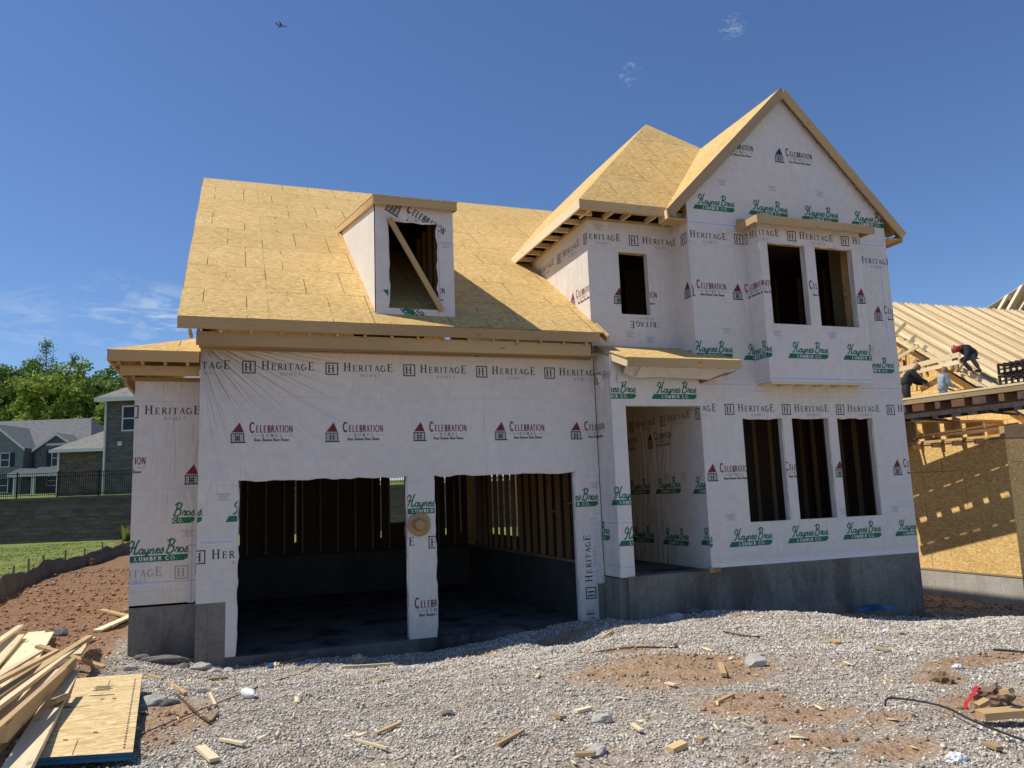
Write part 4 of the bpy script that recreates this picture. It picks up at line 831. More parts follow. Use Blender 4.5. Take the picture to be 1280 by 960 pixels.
dm.prism([(dx0+.006,dy+.1,rz(dy+.1)),(dx0+.006,ye_,rz(ye_)),(dx0+.006,dy+.1,dz1)],(.08,0,0)); dm.prism([(dx1-.006,dy+.1,rz(dy+.1)),(dx1-.006,ye_,rz(ye_)),(dx1-.006,dy+.1,dz1)],(-.08,0,0))
dm.box(dx0+.1,dx1-.1,2.9,2.95,5.0,7.5); dm.box(dx0+.09,dx1-.09,dy+.1,2.9,rz(dy)+.03,rz(dy)+.05)
dm.build('dormer_wall','shade_dark_wood',HOUSE)
w=Wrap((dx0,0,0),(0,-1,0),(-1,0,0)); w.cell([(-ye_,rz(ye_)+.01),(.109,dz0),(.109,dz1-.03),(-ye_,dzr(ye_)-.03)])
for k in range(3): w.put('hay',-.95+.27*k,6.45-.52*k+.1,-58,.62)
w.build('dormer_wrap',HOUSE)
w=Wrap((dx1,0,0),(0,1,0),(1,0,0)); w.cell([(-.109,dz0),(ye_,rz(ye_)+.01),(ye_,dzr(ye_)-.03),(-.109,dz1-.03)]); w.build('dormer_wrap',HOUSE)
m=MB(); m.box(dx0-.05,dx1+.04,-.24,-.205,6.72,6.865); m.beam((dx0-.035,-.2,6.79),(dx0-.035,4.3,6.79+.225*4.5),.035,.14); m.beam((dx1+.03,-.2,6.79),(dx1+.03,4.3,6.79+.225*4.5),.035,.14); m.build('dormer_fascia','wood',HOUSE)
roofslab('dormer_roof',[(dx0-.06,-.25,dzr(-.25)+.012),(dx1+.05,-.25,dzr(-.25)+.012),(dx1+.05,4.4,dzr(4.4)+.012),(dx0-.06,4.4,dzr(4.4)+.012)],mat='osb_plain')
m=MB(); m.beam((3.33,dy-.03,6.53),(4.16,dy-.03,5.05),.04,.085,up=(1,0,.6)); m.build('window_brace','wood',HOUSE)
for k in range(5): m=MB(); m.beam((4.27,.15+k*.42,4.9+.28*k),(4.27,.15+k*.42,6.9),.09,.04,up=(0,1,0)); m.build('stud','stud',HOUSE)
# --- interior framing seen through the openings
def studs(fn,n,mat='stud'):
    for k in range(n):
        m=MB(); fn(m,k); m.build('stud',mat,HOUSE)
studs(lambda m,k: m.box(6.66,6.75,.25+k*.405,.29+k*.405,.9,2.78),16)      # right garage wall
studs(lambda m,k: m.box(.95+k*.405,.99+k*.405,6.95,7.04,.9,2.78),14)     # back garage wall
B('wall_plate',HOUSE,'shade_dark_wood',(.8,6.6,6.95,7.04,.9,.95)); B('wall_plate',HOUSE,'wood_dull',(6.64,6.78,.2,6.94,.90,.94)); B('fire_block',HOUSE,'stud',(6.66,6.75,.7,1.06,1.9,1.94)); B('fire_block',HOUSE,'stud',(6.66,6.75,1.5,1.87,1.75,1.79))
B('wall',HOUSE,'shade_dark_wood',(6.76,6.84,.12,3.8,.9,4.5),(6.76,6.84,5.95,7.0,.9,4.5),(6.76,6.84,3.8,5.95,.9,1.22))
# back wall sheathing with slits and one window-sized gap
gaps=[(1.18,1.22),(2.42,2.46),(4.42,4.445),(4.60,5.02),(5.66,5.69),(6.02,6.06),(6.22,6.26),(6.40,6.44)]
bk=MB(); px=.75
for a,b in gaps:
    bk.box(px,a,7.05,7.1,.9,2.8); px=b
bk.box(px,6.6,7.05,7.1,.9,2.8)
for a,b in gaps: bk.box(a,b,7.05,7.1,.9,1.55 if b-a>.2 else 1.2)
bk.build('wall','shade_dark_wood',HOUSE); 
for z_a,z_b in ((.79,3.6),(3.88,6.68)):
    B('wall',HOUSE,'shade_dark_wood',(xR-T-.03,xR-T-.01,-.42,9.0,z_a,z_b))  # near-black liner sheet over the sheathing, painting in the room's shade
    for k in range(9): B('stud',HOUSE,'stud',(xR-T-.12,xR-T-.03,-.30+k*.405,-.26+k*.405,z_a,z_b))
# partitions behind the living-room and bay windows
studs(lambda m,k: m.box(9.0+k*.405,9.09+k*.405,1.9,1.94,.78,3.62),10)
B('wall',HOUSE,'shade_dark_wood',(8.7,12.9,1.95,2.0,.78,3.62))
studs(lambda m,k: m.box(9.2+k*.405,9.24+k*.405,2.0,2.09,3.9,6.7),9)
B('wall',HOUSE,'shade_dark_wood',(8.7,12.9,2.1,2.15,3.88,6.7),(xT+.13,12.9,2.4,2.45,3.88,6.7))
B('wall',HOUSE,'wood_dull',(12.10,12.16,-.4,-.05,3.88,6.7))
# ================================================================== straw hat on the pillar
def lathe(prof,c,axis,n=28,mat=0,wob=0):
    m=MB(); a=Vector(axis).normalized(); u=a.cross(Vector((0,0,1))).normalized(); v=a.cross(u)
    ring=[[Vector(c)+a*z+(u*math.cos(2*math.pi*j/n)+v*math.sin(2*math.pi*j/n))*r*(1+wob*math.sin(3*2*math.pi*j/n+r*9)) for j in range(n)] for r,z in prof]
    for k in range(len(prof)-1):
        for j in range(n): m.poly([ring[k][j],ring[k][(j+1)%n],ring[k+1][(j+1)%n],ring[k+1][j]],mat)
    return m
HT=thing('straw_hat',(3.742,-.05,1.52),'round tan straw hat hanging on the white post between the two garage openings','hat')
hc=(3.742,-.02,1.70)
lathe([(.175,.03),(.18,.035),(.165,.045),(.11,.03),(.085,.03)],hc,(0,-1,0),wob=.03).build('brim','straw',HT,True,True)
lathe([(.085,.03),(.088,.06)],hc,(0,-1,0)).build('hat_band','straw_band',HT,True,True)
lathe([(.086,.055),(.08,.10),(.062,.125),(.035,.118),(.0,.108)],hc,(0,-1,0)).build('crown','straw',HT,True,True)
# ================================================================== boards, panel and debris
def board(name,p,q,wd,th,mat,label,cat='board',group=None,up=(0,0,1)):
    m=MB(); p=Vector(p);q=Vector(q); m.beam(p,q,wd,th,up); o=m.build(name,mat); fix_origin(o); return tag(o,label,cat,group)
def gb(u0,v0,z0,u1,v1,z1,wd,th,mat,label,up=(0,0,1),ext=0,grp='lumber heaped on the ground at the left',name='loose_board'):
    p=G(u0,v0,z0); q=G(u1,v1,z1); 
    if ext: p=p+(p-q).normalized()*ext
    return board(name,p,q,wd,th,mat,label,group=grp,up=up)
gb(14,838,.03,44,791,.03,.28,.035,'wood_pale','wide pale plank lying leftmost in the flat row behind the heaped boards',ext=.9)
gb(22,848,.05,56,795,.05,.24,.035,'wood_pale','wide pale plank beside the concrete block, right hand one of the flat row',ext=1.0)
gb(-6,822,.08,20,795,.08,.22,.035,'wood_pale','short wide plank at the far left picture edge behind the heap',ext=.5)
gb(0,800,.16,26,783,.12,.09,.04,'wood_pale','narrow board sticking up past the flat planks toward the bare soil',ext=.6)
gb(8,868,.12,50,820,.10,.14,.04,'wood','tan board ending against the right side of the flat planks',ext=.8)
gb(6,866,.20,112,797,.20,.09,.045,'wood','long board reaching farthest back out of the heap, pointed end toward the house',ext=.9)
gb(0,893,.16,84,832,.14,.09,.04,'wood','thin board in the middle of the heap under the long ones',ext=.8)
gb(2,880,.10,70,835,.08,.14,.04,'wood_dull','brown shaded board lowest in the middle of the heap',ext=.8)
gb(4,921,.30,92,828,.26,.045,.10,'wood','board standing on edge on top of the heap nearest the plywood sheet',up=(0,0,1))
gb(22,962,.19,88,842,.17,.15,.04,'wood_pale','wide board lying across the left edge of the plywood sheet',ext=.9)
gb(47,804,.30,130,834,.08,.09,.04,'wood','short board lying crosswise over the top of the heap')
gb(96,818,.12,110,800,.14,.10,.04,'wood_pale','stub of pale board poking out of the heap beneath the crosswise board')
gb(66,884,.15,84,872,.14,.05,.035,'wood_dull','small brown block wedged under the board on the plywood sheet')
gb(121,788,.03,168,768,.05,.14,.035,'wood_pale','single clean board on the soil leaning toward the wing foundation',grp='scraps by the wing foundation')
gb(126,763,.04,166,772,.04,.12,.035,'wood','short board behind the clean one on the soil by the wing',grp='scraps by the wing foundation')
gb(0,930,.10,60,862,.12,.14,.04,'wood','plank lowest at the near end of the heap under the edge-standing board',ext=.5)
gb(-2,905,.22,76,838,.20,.09,.04,'wood_pale','bright narrow board lying second from the plywood side of the heap',ext=.7)
gb(0,878,.26,70,822,.22,.09,.04,'wood_dull','tan board between the longest board and the flat planks, dull grain',ext=.7)
gb(98,806,.02,116,800,.03,.10,.035,'wood_pale','pale offcut on the dark soil right of the crosswise board')
gb(186,846,.02,204,851,.02,.05,.03,'wood_dull','greyish offcut in front of the rubble slab',grp='scraps by the wing foundation')
gb(260,852,.02,284,850,.02,.05,.03,'wood_dull','short straight grey offcut under the garage corner rubble',grp='scraps by the wing foundation')
for k,(u0,v0,z0_,u1,v1,z1_,w_,mt,lb) in enumerate(((0,862,.30,72,812,.28,.06,'wood','thin board between the flat planks and the longest board'),(-3,889,.34,100,806,.30,.05,'wood_pale','thin pale strip lying just below the longest board'),(0,912,.14,66,856,.13,.09,'wood','board filling the heap above its lowest plank'),(10,900,.36,80,836,.33,.04,'wood','narrow strip over the middle of the heap'),(-5,845,.16,60,806,.16,.07,'wood_pale','pale strip lying across the ends of the flat planks'))):
    gb(u0,v0,z0_,u1,v1,z1_,w_,.03,mt,lb,ext=.6)
# plywood panel
pc=[Vector((.10,-3.05,.66)),Vector((-.78,-3.0,.66)),Vector((-.33,-5.55,.61)),Vector((.37,-5.42,.61))]
def ZP(u,v,z):
    d=FW*CAM['f']+RT*(u-640)+UP*(480-v); t=(z-CP[2])/d[2]; return Vector(CP+d*t)
pc=[ZP(178,842,.58),ZP(66,850,.58),ZP(20,949,.62),ZP(166,940,.62)]
pn=thing('plywood_sheet',(pc[0]+pc[2])/2-Vector((0,0,.06)),'large pale plywood sheet with blue edges lying at the lower left beside the lumber','plywood')
m=MB(); m.prism(pc,(0,0,-.022),0,1,(pc[3],(pc[2]-pc[3]).normalized()*-1,(pc[0]-pc[3]).normalized())); m.build('panel',['ply_sheet','blue_paint'],pn)
m=MB(); m.prism([p+Vector((0,0,-.024)) for p in pc],(0,0,-.022),1,1); m.build('panel',['ply_sheet','blue_paint'],pn)
m=MB(); a,b=pc[3],pc[0]; U=(pc[2]-pc[3]).normalized(); Vv=(b-a).normalized(); nrm=Vector((0,0,.003))
def st(s,t,w_,h_): 
    o_=a+U*s+Vv*t+nrm+Vector((0,0,(pc[0]-pc[3]).normalized().z*0)); m.poly([o_,o_+Vv*h_,o_+Vv*h_+U*w_,o_+U*w_][::-1])
LU=(pc[2]-pc[3]).length; LV=(b-a).length
for k in range(34): st(.05,.1+k*LV*.026,.012,.03)
for k in range(8): st(LU*.52,.02+k*.045,.006,.03); st(LU*.40,LV*.8+k*.05,.006,.03) if k<6 else None
for k in range(4): st(.23+.02*(k%2),LV*.80-.055*k,.14,.022)
st(.20,LV*.66,.2,.02)
for k in range(2): st(.18+.09*k,LV*.6,.03,.03)
for k in range(5): st(.36+k*.07,LV*.52-.012*k,.075,.045 if k>1 else .008)
for (s,t) in ((.78,.13),(.62,.14),(.36,.2)): st(LU*s,LV*t,.03,.025)
m.build('stamp','ink_stamp',pn)
B('bearer',pn,'treated_wood',(pc[3].x-.3,pc[3].x-.2,pc[3].y+.3,pc[0].y-.1,.42,.565))
def YP(u,v,y):
    d=FW*CAM['f']+RT*(u-640)+UP*(480-v); t=(y-CP[1])/d[1]; return Vector(CP+d*t)
# stones, chunks
def rock(u,v,s,mat,label,cat='rock',grp=None,fl=.7,seed=0,name='rock'):
    r_=random.Random(seed); bm=bmesh.new(); bmesh.ops.create_icosphere(bm,subdivisions=3,radius=1)
    off=Vector((r_.random()*50,r_.random()*50,0))
    for q in bm.verts:
        p=q.co.copy(); k=1+.35*mnoise.noise(p*1.1+off)+.14*mnoise.noise(p*3+off)
        # chip a few flat facets
        q.co=p*k
    for _ in range(7):
        n_=Vector((r_.uniform(-1,1),r_.uniform(-1,1),r_.uniform(-.4,1))).normalized(); dd=r_.uniform(.62,.85)
        for q in bm.verts:
            e_=q.co.dot(n_)-dd
            if e_>0: q.co-=n_*e_
    if mat=='rock_brown':
        for q in bm.verts: q.co*=1+.45*mnoise.noise(q.co*4.5+off)+.2*mnoise.noise(q.co*9+off)
    a=r_.uniform(0,3.1)
    for q in bm.verts: q.co=Vector((q.co.x*s[0],q.co.y*s[1],q.co.z*s[1]*fl))
    bmesh.ops.rotate(bm,verts=bm.verts,matrix=Matrix.Rotation(a if s[0]<s[1]*1.4 else r_.uniform(-.2,.2),3,'Z'))
    p=G(u,v); me=bpy.data.meshes.new(name); bm.to_mesh(me); bm.free(); me.materials.append(M[mat]); o=bpy.data.objects.new(name,me); COL.objects.link(o); o.location=p+Vector((0,0,s[1]*fl*.45)); ORG[o.name]=o.location.copy(); return tag(o,label,cat,grp)
rock(845,773,(.16,.13),'rock_pale','pale limestone chunk on the gravel crest in front of the porch foundation',seed=1)
rock(690,815,(.10,.07),'rock_pale','pale angular stone on the shadow line right of the garage opening',seed=2)
rock(942,833,(.12,.10),'rock_pale','round tan stone with a dark hollow beside a small upright chip of wood',seed=3,fl=.8)
rock(205,829,(.36,.13),'rock_dark','long slab of broken concrete rubble against the wing foundation',seed=4,fl=.6)
for k,(u,v,s,lb) in enumerate(((178,828,.10,'dark lump of rubble at the corner of the wing foundation'),(163,840,.09,'small rubble piece behind the plywood sheet corner'),(250,838,.12,'flat rubble piece right of the long slab'),(268,840,.08,'small rubble piece under the garage corner'),(228,836,.09,'rubble piece touching the front of the long slab'),(285,836,.07,'last small rubble piece before the garage opening'),(190,884,.10,'grey stone close to the right edge of the plywood sheet'),(212,884,.07,'small dark stone beside the grey stone by the plywood'),(252,872,.05,'dark round pebble between plywood sheet and white bottle'),(560,890,.06,'dark round stone alone in the middle of the gravel'),(754,898,.08,'grey stone pair lying beneath the tan scrap, upper one'),(748,942,.07,'grey stone near the lower edge below the middle scraps'),(867,767,.13,'shaded grey rock leaning on the porch foundation'),(1240,895,.08,'pale stone beside the board at the lower right'))):
    rock(u,v,(s*1.2,s*.8),'rock_dark' if k in (0,4,7,8,9,12) else 'rock_pale',lb,grp='stones on the gravel',seed=10+k)
rock(76,797,(.14,.10),'rock_dark','grey block of broken concrete among the lumber behind the crosswise board','concrete block',seed=33,fl=.8)
for k,(u,v,s,lb) in enumerate(((1180,852,.07,'brown clod of earth left of the red plastic strip'),(1240,876,.11,'big dark clod of earth between the two boards at the right edge'),(1158,772,.13,'brown heap of soil at the shadow line before the right foundation corner'),(1142,772,.08,'smaller brown soil lump left of the brown heap'),(156,690,.35,'reddish soil heap at the far end of the silt fence'),(110,706,.2,'dark soil lump hanging at the foot of the silt fence'))):
    rock(u,v,(s*1.2,s),'rock_brown',lb,'soil clod',grp='clods of soil',seed=50+k,fl=.8)
# wood scraps on the gravel
SCR_=[(900,833,905,843,.05,.03,'small upright chip of wood behind the round tan stone'),(425,832,492,828,.05,.03,'long shaded board scrap at the garage shadow line'),(352,830,385,822,.06,.02,'pair of thin splinters left of the long scrap'),(213,858,232,870,.03,.02,'thin lath slanting above the rusty rod'),(250,948,268,962,.06,.02,'wood offcut at the lower left centre edge'),(262,900,272,890,.03,.02,'short pale splinter above the rod end'),(621,934,654,913,.025,.02,'dark weathered stick on the gravel right of centre'),(719,884,738,879,.05,.02,'tan corner piece beside the brown soil patch'),(690,888,704,894,.05,.02,'orange chip left of the tan corner piece'),(838,943,856,938,.07,.03,'square offcut at the lower centre right'),(790,902,802,914,.03,.015,'pale splinter in the gravel left of the square offcut'),(873,935,880,925,.05,.02,'small curled chip right of the square offcut'),(892,878,917,870,.025,.02,'broken twig of wood between the two brown patches'),(833,853,845,858,.04,.015,'pale flake in the middle of the brown patch'),(1096,808,1112,815,.05,.02,'pale stub of wood left of the ridge of dark stones'),(1038,797,1048,799,.08,.02,'yellow flake on the gravel below the porch foundation'),(1118,790,1128,793,.06,.02,'yellowish flake beside the white scrap'),(1232,930,1250,936,.045,.02,'peeled stub right of the white paper at the bottom'),(469,918,500,902,.03,.015,'bent splinter in the lower left gravel'),(445,928,484,938,.02,.015,'thin crossed splinter lower left of centre'),(720,942,744,941,.04,.02,'light stick at the bottom centre'),(488,846,470,850,.04,.01,'flat chips below the long scrap'),(275,936,305,940,.03,.015,'weathered splinter low between the bottle and the edge'),(590,772,603,763,.04,.015,'scrap in the shade before the right garage opening'),(752,800,766,790,.03,.02,'pale splinter on the slope right of the garage'),(262,873,269,884,.02,.02,'small lath beside the bottle')]
for k,(u0,v0,u1,v1,wd,th,lb) in enumerate(SCR_): gb(u0,v0,.02,u1,v1,.03,wd,th,('wood','wood_pale','wood_dull')[k%3],lb,grp='wood scraps strewn on the gravel',name='wood_scrap')
gb(1225,893,.06,1292,884,.10,.12,.045,'wood','thick board running off the right edge in front of the dark clod',grp='boards by the right edge')
gb(1221,878,.04,1234,870,.08,.07,.03,'wood','short orange board end under the dark clod',grp='boards by the right edge')
gb(1252,862,.20,1264,860,.22,.07,.03,'wood','little board end sticking out above the dark clod',grp='boards by the right edge')
# many minute chips: uncountable litter
def chips():
    r=np.random.default_rng(9); n=700; x=r.uniform(-1,12,n); y=r.uniform(-9,-1.2,n); a=r.uniform(0,3.14,n); l=np.exp(r.normal(-4.1,.55,n)); w=l*r.uniform(.15,.5,n); z=H(x,y)+.016
    dx,dy=np.cos(a)*l,np.sin(a)*l; ex,ey_=-np.sin(a)*w,np.cos(a)*w; t=r.uniform(-.012,.02,n)
    q=np.stack([np.stack([x-dx-ex,y-dy-ey_,z],1),np.stack([x+dx-ex,y+dy-ey_,z+t],1),np.stack([x+dx+ex,y+dy+ey_,z+t+.006],1),np.stack([x-dx+ex,y-dy+ey_,z+.006],1)],1)
    V=np.concatenate([q,q+np.array([0,0,-.008])],1).reshape(-1,3); b_=np.arange(n)[:,None,None]*8; F=(np.array([(0,1,2,3),(7,6,5,4),(0,4,5,1),(1,5,6,2),(2,6,7,3),(3,7,4,0)])[None]+b_).reshape(-1,4)
    o=fastmesh('wood_chips',V,F,'wood_pale'); tag(o,'tiny wood chips and splinters scattered through the grey gravel','wood chips',kind='stuff')
chips()
# rods, cables, bottle, rubbish
def cable(name,pts,r,mat,label,cat,dz=.02):
    P=[G(u,v,dz+(e_[0] if e_ else 0)) for u,v,*e_ in pts]
    Q=[]
    for k in range(len(P)-1):
        a=P[max(k-1,0)];b=P[k];c=P[k+1];d=P[min(k+2,len(P)-1)]
        for t in (0,.25,.5,.75): Q.append(.5*((2*b)+(c-a)*t+(2*a-5*b+4*c-d)*t*t+(3*b-a-3*c+d)*t**3))
    Q.append(P[-1]); m=MB(); m.tube(Q,r,7); o=m.build(name,mat,None,True); fix_origin(o); return tag(o,label,cat)
cable('cable',[(1107,886),(1110,875,.03),(1135,877,.03),(1180,885,.03),(1215,900,.03),(1250,914,.03),(1295,930,.03)],.0075,'black_rubber','black cable snaking across the gravel to the lower right edge','cable')
cable('steel_rod',[(741,812),(790,811),(843,808),(843.5,804,.03)],.011,'rebar','dark steel rod lying straight on the gravel below the porch, bent tip at right','steel rod')
cable('steel_rod',[(1242,813,.06),(1262,813,.05),(1290,815,.05)],.010,'black_rubber','thin dark rod running off the right edge over the dark stones','steel rod')
cable('steel_rod',[(222,872),(245,892),(263,903)],.011,'rebar','rusty rod slanting down right of the plywood sheet','steel rod')
cable('wire',[(175,928),(230,898),(300,873),(345,852),(385,836),(420,820)],.005,'rebar','long thin rusty wire crossing the gravel from the plywood sheet to the garage','wire')
cable('wire',[(905,790),(930,795),(950,797)],.008,'black_rubber','short dark wire on the gravel crest right of the pale chunk','wire')

bt=thing('white_bottle',G(312,872),'white plastic bottle lying on its side in the gravel before the left garage opening','bottle')
p=G(303,869,.04); q=G(320,876,.04); d=(q-p)
def lathe_dir(prof,c,ax): return lathe(prof,c,ax,16)
lathe([(0,-.11),(.035,-.108),(.04,-.09),(.04,.05),(.03,.085),(.014,.105),(.012,.11)],(p+q)/2,d).build('bottle_body','white_plastic',bt,True,True)
lathe([(.016,.105),(.016,.13),(.0,.13)],(p+q)/2,d).build('cap','white_plastic',bt,True,True)
m=MB(); c_=(p+q)/2+d.normalized()*.13; m.tube([c_,c_+d.normalized()*.05],.005,6); m.build('nozzle','white_plastic',bt)
def crumple(name,u,v,s,mats,label,cat,seed):
    bm=bmesh.new(); bmesh.ops.create_icosphere(bm,subdivisions=3,radius=1); off=Vector((seed*3.1,0,0))
    for q_ in bm.verts: q_.co*= .6+.9*abs(mnoise.noise(q_.co*2.2+off)); q_.co=Vector((q_.co.x*s,q_.co.y*s*.7,q_.co.z*s*.55))
    me=bpy.data.meshes.new(name); bm.to_mesh(me); bm.free(); [me.materials.append(M[k]) for k in mats]
    for f_ in me.polygons: f_.material_index=(1 if f_.center.x<-.1*s else 0) if len(mats)>1 else 0
    o=bpy.data.objects.new(name,me); COL.objects.link(o); o.location=G(u,v)+Vector((0,0,s*.25)); return tag(o,label,cat)
crumple('crumpled_bag',343,834,.10,['wood_pale','blue_tarp'],'crumpled blue and yellow packet on the shadow line of the left garage opening','rubbish',1)
crumple('crumpled_paper',447,826,.14,['paper_tan'],'crumpled tan paper sack on top of the long scrap at the shadow line','rubbish',2)
crumple('crumpled_paper',1197,957,.07,['white_plastic'],'scrap of white paper at the bottom edge near the cable','rubbish',3)
crumple('crumpled_paper',1108,789,.06,['white_plastic'],'tiny white scrap on the gravel by the yellowish flake','rubbish',4)
crumple('crumpled_paper',1198,838,.06,['white_plastic'],'white scrap in the row of dark stones at the right','rubbish',5)
tp=G(1090,758); 
m=MB(); r_=random.Random(4); P_=[YP(u,v,-.78-.05*(k%3)) for k,(u,v) in enumerate(((1072,761),(1082,757),(1095,755),(1110,757),(1121,759),(1110,762),(1092,763),(1080,765)))]
cc=sum(P_,Vector())/8+Vector((0,0,.07))
for k in range(8): m.poly([P_[k],P_[(k+1)%8],cc])
o=m.build('blue_tarp','blue_tarp'); fix_origin(o); tag(o,'crumpled blue plastic sheet in the shade under the right foundation','tarp')
p=G(1206,884,.03); q=G(1223,855,.10); m=MB(); sd_=(q-p).cross(Vector((0,0,1))).normalized()*.013
for k in range(6):
    a=p+(q-p)*k/6; b=p+(q-p)*(k+1)/6; j=Vector((0,0,.02*(k%2))); j2=Vector((0,0,.02*((k+1)%2))); m.poly([a-sd_+j,a+sd_+j,b+sd_+j2,b-sd_+j2]); 
m.tube([p+(q-p)*.75-sd_*2,p+(q-p)*.8+sd_*2.6],.008,5)
o=m.build('red_strip','red_plastic'); fix_origin(o); tag(o,'torn red plastic strip standing out of the stones left of the dark clod','plastic strip')
# puddle-dark oil stain etc. are in the slab material
# ================================================================== silt fence
SF=thing('silt_fence',(-3.2,8,.4),'low sagging grey silt fence between the bare soil and the lawn','fence')
m=MB(); ys=np.linspace(-4.5,24,90); pv=None
for k,y in enumerate(ys):
    x=float(fenceline_x(y)); z=h(x,y); top=.36+.05*math.sin(k*.4)+.03*math.sin(k*1.3); wv=.03*math.sin(k*.9)
    cur=[Vector((x+wv*.5,y,z-.05)),Vector((x+wv,y,z+top*.5)),Vector((x-.08+wv*.4,y,z+top))]
    if pv:
        for j in range(2): m.poly([pv[j],cur[j],cur[j+1],pv[j+1]])
    pv=cur
m.build('fabric','silt',SF,True,True)
for k in range(15):
    y=-4+k*1.95; x=float(fenceline_x(y))-.10; z=h(x,y); m=MB(); m.beam((x,y,z-.1),(x-.04*(k%3),y+.05,z+.52+.06*(k%2)),.04,.04,up=(0,1,0)); m.build('stake','wood_old',SF)
# ================================================================== retaining wall, iron fence
def WL(s,n=0.,z=0.): p=WP0+WD*s+WN*n; return Vector((p[0],p[1],z))
RW=thing('retaining_wall',WL(0,0,.6),'long dark block retaining wall across the far side of the lawn','wall')
m=MB(); r_=random.Random(8); zb=.45
for c_ in range(12):
    z0_=zb+c_*.2; z1_=z0_+.19; n0=c_*.012
    m.off=(0,0); a,b=WL(-30,n0,0),WL(34,n0,0); c,d_=WL(34,n0+.45,0),WL(-30,n0+.45,0); s_=c_*.37
    def q(p,z): return (p.x,p.y,z)
    m.poly([q(a,z0_),q(b,z0_),q(b,z1_),q(a,z1_)],0,[(s_,z0_),(64+s_,z0_),(64+s_,z1_),(s_,z1_)]); m.poly([q(a,z1_),q(b,z1_),q(c,z1_),q(d_,z1_)],0)
    m.poly([q(a,z1_),q(b,z1_),(b.x,b.y,z1_+.01),(a.x,a.y,z1_+.01)],0)
m.build('block_face','block_wall',RW)
m=MB(); a,b=WL(-30,-.02+.12),WL(34,-.02+.12); c,d_=WL(34,.62),WL(-30,.62); m.prism([(a.x,a.y,zb+2.40),(b.x,b.y,zb+2.40),(c.x,c.y,zb+2.40),(d_.x,d_.y,zb+2.40)],(0,0,-.1)); m.build('cap_course','block_wall',RW)
IF=thing('iron_fence',WL(0,.45,2.8),'black iron picket fence standing on top of the retaining wall','fence')
ztop=4.07; zf=2.84; n_=.5
for s_ in np.arange(-22,30,2.04):
    p=WL(s_,n_); m=MB(); m.box(p.x-.035,p.x+.035,p.y-.035,p.y+.035,zf-.1,ztop+.06); m.build('post','iron',IF)
for s_ in np.arange(-22,30,2.04):
    m=MB(); p,q=WL(s_+.04,n_),WL(s_+2.0,n_)
    for z_ in (ztop-.02,ztop-.22,zf+.14): m.beam((p.x,p.y,z_),(q.x,q.y,z_),.03,.035)
    for k in range(1,19):
        c=WL(s_+k*.107,n_); m.box(c.x-.011,c.x+.011,c.y-.011,c.y+.011,zf+.04,ztop)
    m.build('picket_panel','iron',IF)
# ================================================================== distant houses (their fronts square to the camera)
HFv=Vector((FW[0],FW[1],0)).normalized(); HR=Vector((HFv.y,-HFv.x,0))
class FB(MB):
    """mesh in a frame whose x runs right, y away, z up, seen from the lot"""
    def fpoly(s,pts,mat=0): s.poly([s.T(p) for p in pts],mat)
    def T(s,p): return Vector((CP[0],CP[1],0))+HR*p[0]+HFv*p[1]+Vector((0,0,p[2]))
    def fbox(s,x0,x1,y0,y1,z0,z1,mat=0):
        s.off=(0,0)
        for f_ in (((x0,y0,z0),(x1,y0,z0),(x1,y0,z1),(x0,y0,z1)),((x1,y0,z0),(x1,y1,z0),(x1,y1,z1),(x1,y0,z1)),((x0,y1,z0),(x0,y0,z0),(x0,y0,z1),(x0,y1,z1)),((x1,y1,z0),(x0,y1,z0),(x0,y1,z1),(x1,y1,z1)),((x0,y0,z1),(x1,y0,z1),(x1,y1,z1),(x0,y1,z1)),((x0,y1,z0),(x1,y1,z0),(x1,y0,z0),(x0,y0,z0))): s.fpoly(f_,mat)
        return s
def loc(u,v,D): 
    p=FP(u,v,D)-Vector((CP[0],CP[1],0)); return p.dot(HR),p.z
def fwin(par,x0_,x1_,y,z0_,z1_,D,shut=False,mull=True):
    m=FB(); t=.09; m.fbox(x0_-t,x1_+t,y-.06,y,z1_,z1_+t); m.fbox(x0_-t,x1_+t,y-.06,y,z0_-t,z0_); m.fbox(x0_-t,x0_,y-.055,y,z0_,z1_); m.fbox(x1_,x1_+t,y-.055,y,z0_,z1_); zm=(z0_+z1_)/2
    if mull: m.fbox(x0_,x1_,y-.05,y,zm-.04,zm+.04)
    w_=m.build('window','trim_white',par); m=FB(); m.fbox(x0_,x1_,y-.03,y+.01,z0_,zm-.04 if mull else z1_); 
    if mull: m.fbox(x0_,x1_,y-.03,y+.01,zm+.04,z1_)
    m.build('pane','glass_dark',w_)
    if shut:
        for a,b in ((x0_-.6,x0_-.12),(x1_+.12,x1_+.6)): m=FB(); m.fbox(a,b,y-.07,y,z0_-.05,z1_+.05); m.build('shutter','shutter',par)
